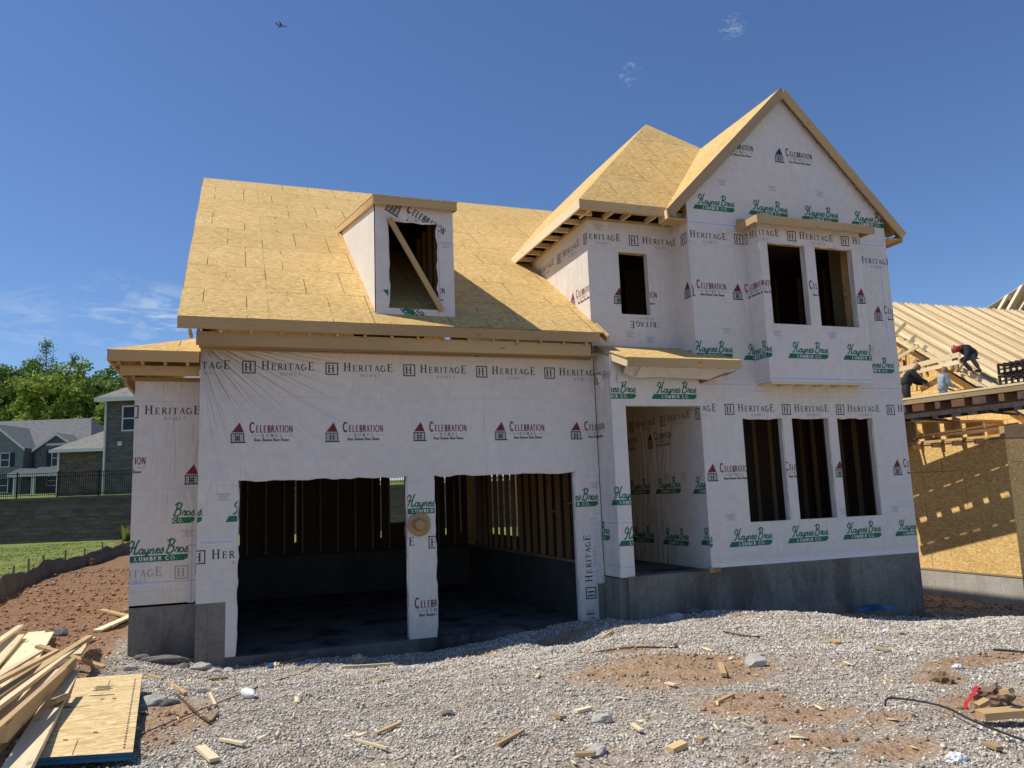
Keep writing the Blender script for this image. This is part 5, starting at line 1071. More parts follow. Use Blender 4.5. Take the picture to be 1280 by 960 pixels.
# -- brick house, nearer
D=48.; hb=thing('brick_house',FP(120,610,D),'dark brick house with grey hip roofs behind the iron fence, cut off by the wing','house')
gz_=loc(120,617,D)[1]-.4
xa,ze1=loc(74,563,D); xb,_=loc(138,563,D); xe_,ze2=loc(139,500,D)
m=FB(); m.fbox(xa,xb,D,D+9,gz_,ze1); m.build('wall','brick_brown',hb); m=FB(); m.fbox(xb,xb+9,D-.6,D+9,gz_,ze2); m.build('wall','brick_grey',hb)
_,zt1=loc(139,528,D+2.6)
m=FB(); A_=(xa-.35,D-.4,ze1+.02);B_=(xb,D-.4,ze1+.02);C_=(xb,D+3.4,zt1+.25);E_=(xa-.35,D+9,ze1+.02); C2=(xb,D+6,zt1+.25)
m.fpoly([A_,B_,C_]); m.fpoly([A_,C_,C2,E_]); m.build('roof','shingle_warm',hb)
m=FB(); m.fbox(xa-.38,xb,D-.45,D-.32,ze1-.16,ze1+.03); m.fbox(xa-.05,xa+.06,D-.08,D,gz_,ze1-.1); m.fbox(xb-.07,xb+.03,D-.72,D-.61,gz_,ze2); m.build('gutter','trim_white',hb)
_,zt2=loc(165,492,D)
m=FB(); m.fpoly([(xb-.5,D-1.1,ze2+.02),(xb+9.5,D-1.1,ze2+.02),(xb+6,D+4,ze2+3.0),(xb+4,D+4,ze2+3.0)]); m.fpoly([(xb-.5,D-1.1,ze2+.02),(xb+4,D+4,ze2+3.0),(xb+4,D+5,ze2+3.0),(xb-.5,D+9.5,ze2)]); m.build('roof','shingle_warm',hb)
m=FB(); m.fbox(xb-.52,xb+9.5,D-1.15,D-1.0,ze2-.22,ze2+.03); m.fbox(xb-.5,xb-.05,D-1.0,D+1,ze2-.2,ze2-.1); m.build('fascia','trim_white',hb)
a,z1_=loc(154,509,D-.6); b,z0_=loc(167,537,D-.6); fwin(hb,a+.05,a+.9,D-.6,z0_,z1_,D)
a,z1_=loc(147.5,552,D-.6); b,z0_=loc(152.5,557,D-.6); m=FB(); m.fbox(a,b,D-.66,D-.59,z0_,z1_); m.build('vent','trim_white',hb)
fwin(hb,xb+3,xb+4,D-.6,z0_+.4,z1_+1.5,D)
# -- siding house, farther
D=88.; hs_=thing('siding_house',FP(40,615,D),'blue grey two storey house with gables and metal porch roof behind the fence','house')
g0=loc(40,618,D)[1]-1; _,ze=loc(40,563,D); _,zr_=loc(60,524,D+5)
xL=loc(-60,560,D)[0]; xR_=loc(112,560,D)[0]
m=FB(); m.fbox(xL,xR_,D,D+11,g0,ze); m.build('wall','siding',hs_)
m=FB(); xr1=loc(114,524,D+5.5)[0]; m.fpoly([(xL,D-.4,ze),(xR_+.4,D-.4,ze),(xr1,D+5.5,zr_),(xL,D+5.5,zr_)]); m.fpoly([(xR_+.4,D-.4,ze),(xR_+.4,D+11.4,ze),(xr1,D+5.5,zr_)]); m.build('roof','shingle',hs_)
# gables
def gable(xl_,xr2,yy,zb_,zp,name,mat,wallz):
    xm=(xl_+xr2)/2; m=FB(); m.fpoly([(xl_+.3,yy,wallz),(xr2-.3,yy,wallz),(xr2-.3,yy,zb_+.1),(xm,yy,zp-.1),(xl_+.3,yy,zb_+.1)]); m.fpoly([(xl_+.3,yy+3,wallz),(xl_+.3,yy,wallz),(xl_+.3,yy,zb_+.1),(xl_+.3,yy+3,zb_+.1)]); m.fpoly([(xr2-.3,yy,wallz),(xr2-.3,yy+3,wallz),(xr2-.3,yy+3,zb_+.1),(xr2-.3,yy,zb_+.1)]); m.build('gable_wall',mat,hs_)
    m=FB(); 
    m.fpoly([(xl_,yy-.3,zb_),(xm,yy-.3,zp),(xm,yy+6,zp),(xl_,yy+2,zb_)]); m.fpoly([(xm,yy-.3,zp),(xr2,yy-.3,zb_),(xr2,yy+2,zb_),(xm,yy+6,zp)]); m.build('gable_roof','shingle',hs_)
    m=FB(); t=.32
    for a,b in ((xl_,xm),(xr2,xm)): 
        q_=[(a,yy-.33,zb_-t),(b,yy-.33,zp-t),(b,yy-.33,zp),(a,yy-.33,zb_)]; q_=q_ if a<b else q_[::-1]; m.fpoly(q_)
    m.build('rake_trim','trim_white',hs_)
a,zb_=loc(42,562,D-1.2); b,_=loc(94,562,D-1.2); _,zp=loc(72,541,D-1.2); gable(a,b+.6,D-1.2,zb_,zp,'g','brick_grey',g0)
m=FB(); c0=loc(58,556,D-1.2)[0]; c1=loc(86,556,D-1.2)[0]; zc=loc(70,554,D-1.2)[1]; m.fbox(c0,c1,D-1.28,D-1.2,zc-.25,zc); m.build('trim_band','trim_white',hs_)
a,zb_=loc(-45,563,D-2); b,_=loc(33,563,D-2); _,zp=loc(-6,530,D-2); gable(a,b,D-2,zb_,zp,'g','siding',g0)
for (u0,v0,u1,v1,dd,sh) in ((2,567,11,583,D-2,True),(35,566,42,575,D,False),(66,563,75,582,D-1.2,True),(0,599,9,615,D-2,True),(60,596,72,606,D-1.2,False)):
    a,z1_=loc(u0,v0,dd); b,z0_=loc(u1,v1,dd); fwin(hs_,a,b,dd,z0_,z1_,dd,sh)
a,zp0=loc(9,592.5,D-4.2); b,_=loc(75,592.5,D-4.2); _,zp1=loc(40,584,D-1.9); a2,_=loc(26,584,D-1.9)
m=FB(); m.fpoly([(a,D-4.2,zp0),(b,D-4.2,zp0),(b,D-1.25,zp1),(a2,D-1.9,zp1)]); m.build('porch_roof','metal_roof',hs_)
m=FB(); m.fbox(a,b,D-4.25,D-4.1,zp0-.35,zp0); m.build('porch_trim','trim_white',hs_)
for u in (18.5,41.5,73): c,_=loc(u,600,D-4.1); m=FB(); m.fbox(c-.16,c+.16,D-4.2,D-3.9,g0,zp0-.3); m.build('porch_post','trim_white',hs_)
c,_=loc(33,600,D-1.9); m=FB(); m.fbox(c-.5,c+.5,D-2.1,D-1.99,g0,zp0-.6); m.build('door','glass_dark',hs_)
# ================================================================== trees
def tree(x,y,zg,H_,Rr,mat,label,seed,n=7000,leaf=.30,bare=0,cone=False,grp='trees behind the far houses'):
    r_=random.Random(seed); rr=np.random.default_rng(seed); t=thing('tree',(x,y,zg),label,'tree',grp)
    m=MB(); m.tube([(x,y,zg-.5),(x+.1,y,zg+H_*.3),(x-.1,y+.1,zg+H_*.6),(x,y,zg+H_*.92)],.32,8,taper=.18)
    ends=[]
    for k in range(16):
        a=r_.uniform(0,6.28); z0_=zg+H_*r_.uniform(.25,.8); L_=Rr*r_.uniform(.5,1.0)*(1.1-.7*(z0_-zg)/H_ if cone else 1); e_=(x+math.cos(a)*L_,y+math.sin(a)*L_,z0_+L_*r_.uniform(.3,.8)); ends.append(e_); m.tube([(x,y,z0_),((x+e_[0])/2,(y+e_[1])/2,(z0_+e_[2])/2-.1),e_],.10,5,taper=.3)
    m.build('trunk','bark',t)
    # clumps
    nc=46; C=[]
    for k in range(nc):
        while 1:
            p=rr.uniform(-1,1,3)
            if (p**2).sum()<1: break
        if cone: hz_=rr.random(); rad=(1-hz_)*.9+.1; C.append((x+p[0]*Rr*rad,y+p[1]*Rr*rad,zg+H_*(.2+.8*hz_)))
        else: C.append((x+p[0]*Rr,y+p[1]*Rr,zg+H_*.60+p[2]*H_*.40))
    C=np.array(C+ends); cs=rr.uniform(.5,1.25,len(C))*Rr*.30; ct=rr.uniform(-.25,.25,len(C))
    w_=cs**2; ix=rr.choice(len(C),n,p=w_/w_.sum()); d=rr.normal(0,1,(n,3)); d/=np.linalg.norm(d,axis=1)[:,None]; rad=rr.random(n)**.45
    P=C[ix]+d*rad[:,None]*cs[ix][:,None]*np.array([1,1,.75])
    a=rr.normal(0,1,(n,3)); a/=np.linalg.norm(a,axis=1)[:,None]; b=np.cross(a,rr.normal(0,1,(n,3))); b/=np.linalg.norm(b,axis=1)[:,None]; s_=leaf*rr.uniform(.5,1.2,n)[:,None]
    V=np.stack([P-a*s_,P-b*s_*.6,P+a*s_,P+b*s_*.6],1).reshape(-1,3)-np.array([x,y,zg]); F=np.arange(n*4).reshape(-1,4)
    tone=np.repeat(np.clip(.5+ct[ix]+rr.normal(0,.18,n),0,1),4); o=fastmesh('crown',V,F,mat,dict(tone=tone)); o.parent=t
    return t
TD=[(-30,118,15,7.5,'leaf_dark','dense dark tree at the far left edge above the grey roof'),(2,116,15.5,7.0,'leaf_mid','broad mid green tree behind the ridge of the blue grey house'),(42,120,15,6.2,'leaf_dark','dark olive tree under the thin bare treetop'),(70,113,13.6,5.4,'leaf_bright','bright yellow green tree in the middle of the row'),(100,117,14.4,6.0,'leaf_mid','mid green tree rising right of the bright one'),(128,120,14.6,6.0,'leaf_dark','dark rounded tree at the right end of the row beside the brick house'),(118,106,9.5,4,'leaf_bright','small pale green tree low between the two far houses'),(165,120,12.5,6,'leaf_dark','tree top just showing over the roof of the brick house')]
for k,(u,D,H_,Rr,mt,lb) in enumerate(TD):
    p=FP(u,560,D); zg=float(H0(p.x,p.y)[0]); vt={0:450,1:446,2:452,3:462,4:452,5:462,6:503,7:487}[k]; zt=FP(u,vt,D).z; tree(p.x,p.y,zg,(zt-zg)*1.0,Rr,mt,lb,40+k,n=12000,leaf=.30)
for k in range(9):
    p=FP(215+k*62,600,84+6*(k%3)); zg=float(H0(p.x,p.y)[0]); 
    tree(p.x,p.y,zg,11.5+k%3,5,('leaf_mid','leaf_bright','leaf_dark')[k%3],'leafy tree in the row hidden behind the unfinished house, seen through the garage studs',80+k,n=3500,leaf=.36,grp='trees glimpsed through the garage')
# thin straggling treetop and leaning bare branch
p=FP(52,560,113); zg=float(H0(p.x,p.y)[0]); tt=thing('bare_tree',(p.x,p.y,zg),'thin straggly treetop with sparse leaves standing above the row','tree')
zt=FP(52,428,113).z; m=MB(); m.tube([(p.x,p.y,zg),(p.x+.2,p.y,(zg+zt)/2),(p.x,p.y,zt)],.22,6,taper=.12); r_=random.Random(2); E=[]
for k in range(60): 
    z_=zt-abs(r_.gauss(0,2.4)); a=r_.uniform(0,6.28); l_=r_.uniform(.3,1.3)*(.35+(zt-z_)*.3); e_=Vector((p.x+math.cos(a)*l_,p.y+math.sin(a)*l_,z_+l_*.5)); E.append(e_); m.tube([(p.x,p.y,z_),e_],.035,4,taper=.4)
q0=Vector((p.x+2.5,p.y,zt-5.5)); q1=FP(96,444,113); m.tube([q0,(q0+q1)/2+Vector((0,0,-.2)),q1],.12,6,taper=.3)
for k in range(14): e_=q0+(q1-q0)*r_.uniform(.55,1)+Vector((r_.uniform(-.9,.6),0,r_.uniform(-.2,.8))); E.append(e_); m.tube([q0+(q1-q0)*r_.uniform(.6,1),e_],.03,4)
m.build('trunk','bark',tt)
rr=np.random.default_rng(3); E=np.array(E); n=700; ix=rr.integers(0,len(E),n); P=E[ix]+rr.normal(0,.28,(n,3)); a=rr.normal(0,1,(n,3)); b=rr.normal(0,1,(n,3)); a/=np.linalg.norm(a,axis=1)[:,None]; b/=np.linalg.norm(b,axis=1)[:,None]
V=np.stack([P-a*.13,P-b*.1,P+a*.13,P+b*.1],1).reshape(-1,3)-np.array([p.x,p.y,zg]); o=fastmesh('crown',V,np.arange(n*4).reshape(-1,4),'leaf_dark',dict(tone=np.repeat(rr.random(n),4))); o.parent=tt
# ================================================================== aeroplane, far up
ap=Vector(CP)+Vector(((FW*CAM['f']+RT*(352-640)+UP*(480-32)))).normalized()*2900
AP=thing('airplane',ap,'tiny airliner high in the blue sky at the upper left','airplane')
fx=Vector((.97,.1,-.02)).normalized(); sx=Vector((.1,-.97,.0)).normalized()
m=MB(); m.tube([ap-fx*17,ap-fx*13,ap+fx*12,ap+fx*17],2.0,10,taper=1); m.build('fuselage','plane_paint',AP,True)
for s_ in (-1,1): m=MB(); a=ap-fx*4; m.prism([a,a+fx*7,a+sx*s_*17+fx*-4+Vector((0,0,1)),a+sx*s_*17+fx*-7+Vector((0,0,1))],(0,0,.5)); m.build('wing','plane_dark',AP); m=MB(); e_=ap+sx*s_*6+fx*1-Vector((0,0,1.8)); m.tube([e_-fx*2,e_+fx*2.5],1.2,8); m.build('engine','plane_dark',AP); m=MB(); a=ap-fx*16; m.prism([a,a+fx*3,a+sx*s_*6-fx*1,a+sx*s_*6-fx*3],(0,0,.3)); m.build('tailplane','plane_dark',AP)
m=MB(); a=ap-fx*16.5+Vector((0,0,1)); m.prism([a,a+fx*5,a-fx*.5+Vector((0,0,6)),a-fx*3+Vector((0,0,6))],sx*.4); m.build('fin','plane_dark',AP)
# ================================================================== neighbouring house under construction (right)
RH=thing('neighbour_house',(21,6,-.7),'timber framed house under construction at the right with bare sheathing and open rafters','house')
sx0,sy0=17.9,1.22
B('foundation_wall',RH,'concrete_light',(sx0,sx0+.3,sy0,14,-1.1,-.18),(sx0+.3,32,sy0,sy0+.3,-1.1,-.18))
B('mud_sill',RH,'wood_dull',(sx0-.012,sx0+.2,sy0-.012,14,-.18,-.14))
m=MB(); m.prism([(sx0,14,-.14),(sx0,sy0,-.14),(sx0,sy0,2.98),(sx0,14,2.98)],(.12,0,0),0,None,((sx0,14,-.14),(0,-1,0),(0,0,1))); m.build('wall','osb_wall',RH)
m=MB(); m.prism([(sx0+.12,sy0,-.14),(32,sy0,-.14),(32,sy0,2.98),(sx0+.12,sy0,2.98)],(0,.12,0),0,None,((sx0,sy0,0),(1,0,0),(0,0,1))); m.build('wall','osb_wall',RH)
B('top_plate',RH,'wood',(sx0-.02,32,sy0-.03,sy0+.1,3.0,3.28),(sx0-.02,sx0+.1,sy0+.1,14,2.99,3.03))
B('floor_deck',RH,'osb_plain',(sx0,32,sy0+.1,18,3.04,3.10))
# loose long boards stacked along the deck edge
r_=random.Random(11); m_list=[]
for k in range(13):
    y=2.0+k*.62; x0_=sx0-.25+.03*(k%3); m=MB(); m.beam((x0_,y+.35,3.16+.02*(k%2)),(x0_+2.6,y-.55,3.42+.03*(k%4)),.09,.045); m.build('rafter_tail',('wood','wood_dull','treated_wood')[k%3],RH)
for k in range(10):
    y=sy0+.5+k*.61; m=MB(); m.box(sx0-.32,sx0+.1,y,y+.045,2.90,3.02); m.build('joist_end','wood',RH)
# second storey gable-end wall (faces left, sunlit)
X2=21.2
def at_x(u,v,X):
    d=FW*CAM['f']+RT*(u-640)+UP*(480-v); t=(X-CP[0])/d[0]; return Vector(CP+d*t)
P1=at_x(1157,441,X2); P2=at_x(1230,484,X2); sl=(P1.z-P2.z)/(P1.y-P2.y)
def zr2(y): return P2.z+sl*(y-P2.y)
yf_=2.2; yr2=None
# ridge height found where the top line of the roof stands
import itertools
Rg=None
for D in np.arange(20,60,.1):
    q=FP(1175,381,D)
    if Rg is None and zr2(q.y)>q.z: Rg=q
yb_=Rg.y; zb2=zr2(yb_)
m=MB(); m.prism([(X2,yf_+.2,3.1),(X2,yf_+.2,zr2(yf_+.2)-.05),(X2,min(yb_,8.8),zr2(min(yb_,8.8))-.05),(X2,min(yb_,8.8),3.1)],(.1,0,0),0,None,((X2,0,0),(0,-1,0),(0,0,1))); m.build('gable_wall','osb_wall',RH)
# roof of many close rafters and boards
m=MB(); m.prism([(X2-.15,yf_,zr2(yf_)-.12),(40,yf_,zr2(yf_)-.12),(40,yb_,zb2-.12),(X2-.15,yb_,zb2-.12)],(0,0,-.02),0,None,((X2,yf_,0),(0,1,0),(1,0,0))); m.build('roof_sheathing','wood_pale',RH)
m=MB(); m.prism([(X2-4.5,P1.y+1.2,zr2(P1.y+1.2)-.16),(X2-.15,P1.y+1.2,zr2(P1.y+1.2)-.16),(X2-.15,yb_,zb2-.16),(X2-4.5,yb_,zb2-.16)],(0,0,-.02),0,None,((X2,yf_,0),(0,1,0),(1,0,0))); m.build('roof_sheathing','wood_pale',RH)
for k in range(76):
    x=X2-4.2+k*.25
    if x>40: break
    y0=yf_ if x>X2-.2 else P1.y+1.2
    m=MB(); m.beam((x,y0-.1*(k%2),zr2(y0)-.135),(x,yb_+.12,zr2(yb_+.12)-.135),.08,.12); m.build('rafter','wood_pale' if k%3 else 'wood',RH)
m=MB(); m.beam((X2-.2,yf_-.3,zr2(yf_-.3)-.05),(X2-.2,P1.y+.3,zr2(P1.y+.3)-.05),.03,.05); m.build('drip_edge','black_rubber',RH)
# ladder frame and beams left of the gable wall
for (u0,v0,u1,v1,w_) in ((1120,463,1200,443,.14),(1122,448,1148,432,.1),(1124,470,1200,452,.12)):
    p=at_x(u0,v0,X2-.6); q=at_x(u1,v1,X2-.6); m=MB(); m.beam(p,q,.05,w_); m.build('header_beam','wood_pale',RH)
for k,u in enumerate((1120,1133,1146)):
    p=at_x(u+4,446-4*k,X2-.2); q=at_x(u-18,474-4*k,X2-.9); p=at_x(u+12,404+14*k,X2+.3); q=at_x(u-14,432+18*k,X2-.3); m=MB(); m.beam(p,q,.05,.11); m.build('truss_web','wood_pale',RH)
B('wall',RH,'osb_wall',(X2-4.5,X2,8.8,8.9,3.1,7.2))
for k,(u) in enumerate((1131,1149,1157)):
    p=at_x(u-2,450,X2-.03); q=at_x(u+2,468,X2-.03); m=MB(); m.beam(p,q,.03,.07); m.build('wall_brace','treated_wood',RH)
# cross gable trusses at the upper right
def FB2(u,v,D): return FP(u,v,D)
m=MB(); m.beam(FB2(1234,387,33),FB2(1300,344,33),.10,.14); m.build('truss_chord','wood_pale',RH)
m=MB(); q_=[FB2(1236,388,33.2),FB2(1300,347,33.2),FB2(1300,430,33.2),FB2(1268,400,33.2)]; m.prism(q_,(0,.03,0)); m.build('gable_wall','osb_plain',RH)
for k,(u0,v0,u1,v1) in enumerate(((1259,369,1245,393),(1277,357,1253,399),(1289,364,1262,406),(1297,376,1270,412),(1304,392,1278,418))):
    m=MB(); m.beam(FB2(u0,v0,32.6),FB2(u1,v1,31.6),.06,.16,up=(0.2,-1,.3)); m.build('truss_web','wood_pale',RH)
    m=MB(); m.beam(FB2(u0+3,v0+1,32.9),FB2(u1+4,v1,31.9),.05,.22,up=(1,0,0)); m.build('truss_web','wood_dull',RH)  # duller twin beside each web stands in for its shaded side
# ================================================================== scaffold platform along its side
pA=Vector((16.35,4.6,4.04)); pB=Vector((17.25,-1.6,4.02)); ax_=(pB-pA).normalized(); sd_=ax_.cross(Vector((0,0,1))).normalized()
SP=thing('work_platform',(pA+pB)/2-Vector((0,0,.5)),'long steel and plank work platform hung along the lit side of the neighbour house','scaffold')
for o_,w_ in ((-.34,.32),(.05,.30),(.40,.22)): m=MB(); m.beam(pA+sd_*o_,pB+sd_*o_,w_,.045); m.build('deck_plank','wood_pale',SP)
m=MB(); m.beam(pA-sd_*.48+Vector((0,0,-.10)),pB-sd_*.48+Vector((0,0,-.10)),.06,.12); m.build('side_rail','wood_old',SP)
m=MB(); m.beam(pA+sd_*.48+Vector((0,0,-.09)),pB+sd_*.48+Vector((0,0,-.09)),.06,.10); m.build('side_rail','wood_dull',SP)
LL=(pB-pA).length
for s_ in (-1,1):
    m=MB(); m.beam(pA+sd_*.44*s_+Vector((0,0,-.42)),pB+sd_*.44*s_+Vector((0,0,-.42)),.1,.10); m.build('bottom_chord','steel_dark',SP)
for k in range(13):
    c=pA+ax_*(.15+k*LL/13); m=MB(); m.beam(c-sd_*.5+Vector((0,0,-.24)),c+sd_*.5+Vector((0,0,-.24)),.30 if k%3 else .12,.16); m.build('cross_block','treated_wood' if k%2 else 'steel_red',SP)
    m=MB(); m.beam(c-sd_*.53+Vector((0,0,-.42)),c-sd_*.53+ax_*.28+Vector((0,0,-.42)),.03,.09); m.build('end_block','wood_dull',SP)
for k in range(4):
    c=pA+ax_*(.6+k*1.6); m=MB(); m.tube([c+sd_*.2+Vector((0,0,-.45)),Vector((sx0,(c+sd_*.2).y,3.5))],.03,6); m.build('bracket','steel_dark',SP)
# rack of dark pallets on the platform end
pc_=at_x(1286,474,17.2); PL=thing('pallet_stack',(pc_.x,pc_.y,4.07),'stack of dark openwork plastic crates on the right end of the work platform','crate')
for k in range(2):
    m=MB(); z_=4.07+.26*k; x_=pc_.x-.3; y_=pc_.y-.55
    for j in range(8): m.box(x_+.02*(k),x_+.9,y_+j*.14,y_+j*.14+.05,z_+.20,z_+.25); m.box(x_,x_+.04,y_+j*.14,y_+j*.14+.04,z_,z_+.20)
    for j in range(3): m.box(x_,x_+.05,y_,y_+1.0,z_+.01+j*.09,z_+.04+j*.09)
    for j in range(4): m.box(x_+j*.25,x_+j*.25+.06,y_,y_+.05,z_,z_+.2)
    m.box(x_,x_+.9,y_+.0,y_+1.0,z_-.0,z_+.02); m.build('crate','black_rubber',PL)
# ================================================================== people
def skin(name,joints,edges,mat,parent,sub=1):
    me=bpy.data.meshes.new(name); me.from_pydata([j[0] for j in joints],edges,[]); o=bpy.data.objects.new(name,me); COL.objects.link(o)
    md=o.modifiers.new('skin','SKIN'); md.use_smooth_shade=True
    bm=bmesh.new(); bm.from_mesh(me); ly=bm.verts.layers.skin.verify(); bm.verts.ensure_lookup_table()
    for v_,j in zip(bm.verts,joints): r_=j[1] if isinstance(j[1],tuple) else (j[1],j[1]); v_[ly].radius=r_; v_[ly].use_root=(v_.index==0)
    bm.to_mesh(me); bm.free()
    s_=o.modifiers.new('sub','SUBSURF'); s_.levels=sub; s_.render_levels=sub+1 if sub<2 else sub
    me.materials.append(M[mat])
    if parent: o.parent=parent
    return o
def person(loc_,face,J,lab,top,trou,head_mat,hood=False,group=None):
    """J: joints in a local frame x=forward, y=left, z=up"""
    t=thing('person',loc_,lab,'person',group); t.rotation_euler=(0,0,face)
    K={k:Vector(v_) for k,v_ in J.items()}
    js=[];ed=[];ix={}
    def add(k,p,r_,par=None):
        ix[k]=len(js); js.append((tuple(p),r_)); 
        if par: ed.append((ix[par],ix[k]))
    add('pel',K['pel'],.09); add('belly',K['pel'].lerp(K['chest'],.5),.085,'pel'); add('chest',K['chest'],.10,'belly'); add('neck',K['neck'],.06,'chest')
    hd=(K['head']-K['neck']); add('jaw',K['neck']+hd*.55,(.075,.085),'neck'); add('head',K['head'],(.085,.10),'jaw'); add('crown',K['head']+hd.normalized()*.09,(.06,.07),'head')
    for s_ in 'LR':
        add('sh'+s_,K['sh'+s_],.05,'chest'); add('el'+s_,K['el'+s_],.04,'sh'+s_); add('wr'+s_,K['wr'+s_],.03,'el'+s_)
        d=(K['wr'+s_]-K['el'+s_]).normalized(); pm=K['wr'+s_]+d*.06; add('pa'+s_,pm,(.036,.02),'wr'+s_)
        sdv=d.cross(Vector((1,0,0.3))).normalized(); 
        for f_ in range(4):
            a=pm+d*.035+sdv*(.028-.018*f_); add(f'f{s_}{f_}a',a,.010,'pa'+s_); add(f'f{s_}{f_}b',a+d*(.045-.006*abs(f_-1))+Vector((0,0,-.012)),.009,f'f{s_}{f_}a'); add(f'f{s_}{f_}c',a+d*(.065-.008*abs(f_-1))+Vector((0,0,-.035)),.008,f'f{s_}{f_}b')
        th=pm-d*.02+sdv*.045; add(f't{s_}a',th,.011,'pa'+s_); add(f't{s_}b',th+d*.04+sdv*.012,.009,f't{s_}a')
        add('kn'+s_,K['kn'+s_],.055,'pel'); add('an'+s_,K['an'+s_],.042,'kn'+s_); fwd=K['to'+s_]-K['an'+s_]; add('to'+s_,K['to'+s_],(.04,.03),'an'+s_)
    skin('body',js,ed,'skin',t)
    # shirt or jacket
    js=[];ed=[];ix={}
    add('pel',K['pel']+(K['chest']-K['pel'])*.02,.165); add('belly',K['pel'].lerp(K['chest'],.5),.165,'pel'); add('chest',K['chest'],.18,'belly'); add('neck',K['chest'].lerp(K['neck'],.75),.085,'chest')
    for s_ in 'LR': add('sh'+s_,K['sh'+s_],.105,'chest'); add('el'+s_,K['el'+s_],.08,'sh'+s_); add('wr'+s_,K['el'+s_].lerp(K['wr'+s_],.93),.058,'el'+s_)
    skin('jacket',js,ed,top,t)
    js=[];ed=[];ix={}
    add('pel',K['pel'],(.155,.14)); add('waist',K['pel'].lerp(K['chest'],.3),(.15,.135),'pel')
    for s_ in 'LR': add('th'+s_,K['hp'+s_].lerp(K['kn'+s_],.35),.105,'pel'); add('kn'+s_,K['kn'+s_],.075,'th'+s_); add('an'+s_,K['kn'+s_].lerp(K['an'+s_],.92),.062,'kn'+s_)
    skin('trousers',js,ed,trou,t)
    for s_ in 'LR':
        js=[];ed=[];ix={}; an=K['an'+s_]; to=K['to'+s_]; d=(to-an); d.z=0; d=d.normalized() if d.length>.01 else Vector((1,0,0)); base=Vector((an.x,an.y,to.z+.01)); add('a',an+Vector((0,0,.02)),.055); add('h',base-d*.02,(.05,.05),'a'); add('m',base+d*.10,(.05,.045),'h'); add('t',base+d*.19,(.045,.035),'m'); skin('boot',js,ed,'leather',t)
    # head gear
    js=[];ed=[];ix={}; u_=hd.normalized(); f_=Vector((1,0,0)); f_=(f_-u_*f_.dot(u_)).normalized() if abs(f_.dot(u_))<.98 else Vector((0,0,-1))
    c=K['head']
    if hood: add('a',K['neck']+hd*.1-f_*.02,.10); add('b',c-f_*.025,.128,'a'); add('c',c+u_*.06-f_*.015,.115,'b')
    else: add('a',c+u_*.035-f_*.01,.108); add('b',c+u_*.075-f_*.01,.095,'a')
    skin('hood' if hood else 'cap',js,ed,head_mat,t)
    m=MB(); lf=u_.cross(f_)   # simple features: eyes, nose, mouth, beard line
    for s_ in (-1,1): e_=c+f_*.093+lf*.034*s_+u_*.0; m.beam(e_-f_*.01,e_+f_*.004,.022,.012,up=u_,mat=0)
    m.beam(c+f_*.095-u_*.015,c+f_*.115-u_*.035,.024,.03,up=u_,mat=1); m.beam(c+f_*.085-u_*.065,c+f_*.094-u_*.065,.05,.012,up=u_,mat=0)
    me=m; o=me.build('face',['cloth_black','skin'],None); o.parent=t
    return t
# squatting worker in a red hood on the lower roof boards
pq=None
for D in np.arange(20,45,.05):
    q=FP(1222,466,D)
    if zr2(q.y)>q.z: pq=q; break
SQ=pq; 
Js=dict(pel=(-.02,0,.52),chest=(.42,0,.74),neck=(.58,0,.76),head=(.74,0,.70),shL=(.46,.20,.72),shR=(.46,-.20,.72),elL=(.55,.24,.44),elR=(.56,-.22,.44),wrL=(.66,.16,.22),wrR=(.68,-.12,.20),hpL=(.0,.11,.50),hpR=(.0,-.11,.50),knL=(.40,.20,.46),knR=(.36,-.18,.42),anL=(.10,.18,.08),anR=(.02,-.16,.06),toL=(.26,.20,.0),toR=(.18,-.17,.0))
sq=person((SQ.x,SQ.y,zr2(SQ.y)+.0),math.pi*.97,Js,'worker in a red hood and dark jacket squatting on the neighbour roof','cloth_black','cloth_grey','cloth_red',True)
# red sleeves of the hooded shirt
for s_ in 'LR': skin('sleeve',[(Js['el'+s_],.066),(tuple(Vector(Js['el'+s_]).lerp(Vector(Js['wr'+s_]),.9)),.052),(tuple(Vector(Js['sh'+s_]).lerp(Vector(Js['el'+s_]),.55)),.07)],[(0,1),(0,2)],'cloth_red',sq)
blk=thing('wood_block',(SQ.x-.9,SQ.y-.1,zr2(SQ.y)),'short upright wood blocks in front of the squatting worker','board')
B('block',blk,'wood',(SQ.x-.92,SQ.x-.84,SQ.y-.12,SQ.y-.04,zr2(SQ.y)-.02,zr2(SQ.y)+.34)); B('block',blk,'wood_dull',(SQ.x-1.12,SQ.x-1.05,SQ.y-.12,SQ.y-.04,zr2(SQ.y)-.02,zr2(SQ.y)+.26))
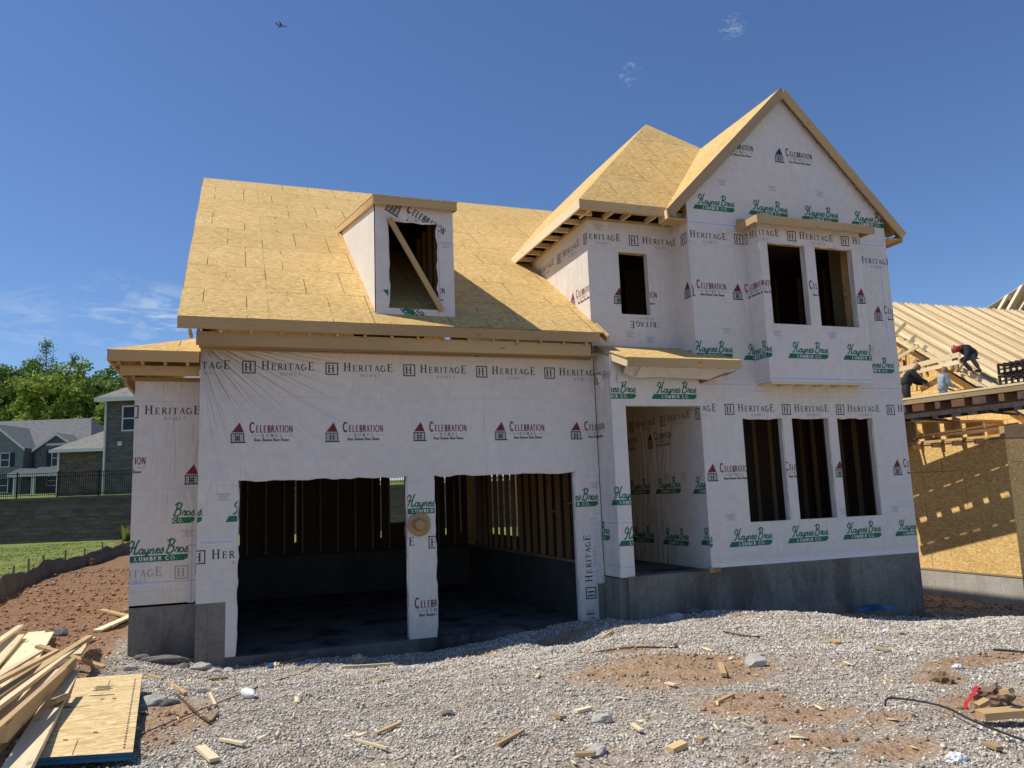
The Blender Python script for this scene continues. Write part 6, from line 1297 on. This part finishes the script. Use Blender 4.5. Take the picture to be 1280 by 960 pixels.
# man in a grey cap on the deck
zdk=3.45
for D in np.arange(16,40,.05):
    q=FP(1183,526,D)
    if q.x>19.4: MQ=q; break
zq=MQ.z
Jw=dict(pel=(0,0,.88),chest=(.02,0,1.25),neck=(.06,0,1.44),head=(.12,0,1.58),shL=(.02,.19,1.36),shR=(.04,-.19,1.36),elL=(.04,.25,1.08),elR=(.12,-.24,1.08),wrL=(.26,.20,.98),wrR=(.34,-.14,1.0),hpL=(0,.10,.86),hpR=(0,-.10,.86),knL=(.20,.11,.50),knR=(-.02,-.11,.46),anL=(.24,.12,.10),anR=(-.20,-.11,.09),toL=(.38,.13,.02),toR=(-.06,-.11,.02))
pm_=person((MQ.x,MQ.y,zq),-.55,Jw,'worker in a grey cap and light blue shirt walking on the deck behind the platform','cloth_sky','cloth_denim','cloth_cap'); pm_.scale=(.9,.9,.9)
B('walk_board',RH,'wood',(MQ.x-2.4,MQ.x+3.4,MQ.y-.28,MQ.y+.30,zq-.05,zq))
for k in range(7): B('floor_joist',RH,'wood_dull',(MQ.x-2.2+k*.8,MQ.x-2.14+k*.8,MQ.y-.25,MQ.y+.27,3.10,zq-.05))
# stooping worker in dark clothes at the left, partly behind the house
for D in np.arange(16,40,.05):
    q=FP(1137,521,D)
    if q.x>19.2: MD=q; break
Jd=dict(pel=(-.05,0,.86),chest=(.14,0,1.18),neck=(.24,0,1.33),head=(.34,0,1.42),shL=(.15,.20,1.26),shR=(.15,-.20,1.26),elL=(.30,.30,1.02),elR=(.34,-.24,1.0),wrL=(.52,.18,.92),wrR=(.54,-.14,.92),hpL=(-.05,.11,.84),hpR=(-.05,-.11,.84),knL=(.08,.14,.46),knR=(.0,-.13,.46),anL=(0,.14,.09),anR=(-.08,-.13,.09),toL=(.16,.15,.02),toR=(.08,-.13,.02))
person((MD.x,MD.y,MD.z),-.6,Jd,'stooping worker in dark clothes at the corner of the wrapped house, half hidden behind it','cloth_black','cloth_black','cloth_black')
B('walk_board',RH,'wood',(MD.x-2.0,MD.x+.9,MD.y-.3,MD.y+.3,MD.z-.05,MD.z)) 
print('dbg',P1,P2,sl,'ridge',Rg,'SQ',SQ,'MQ',MQ,'MD',MD)
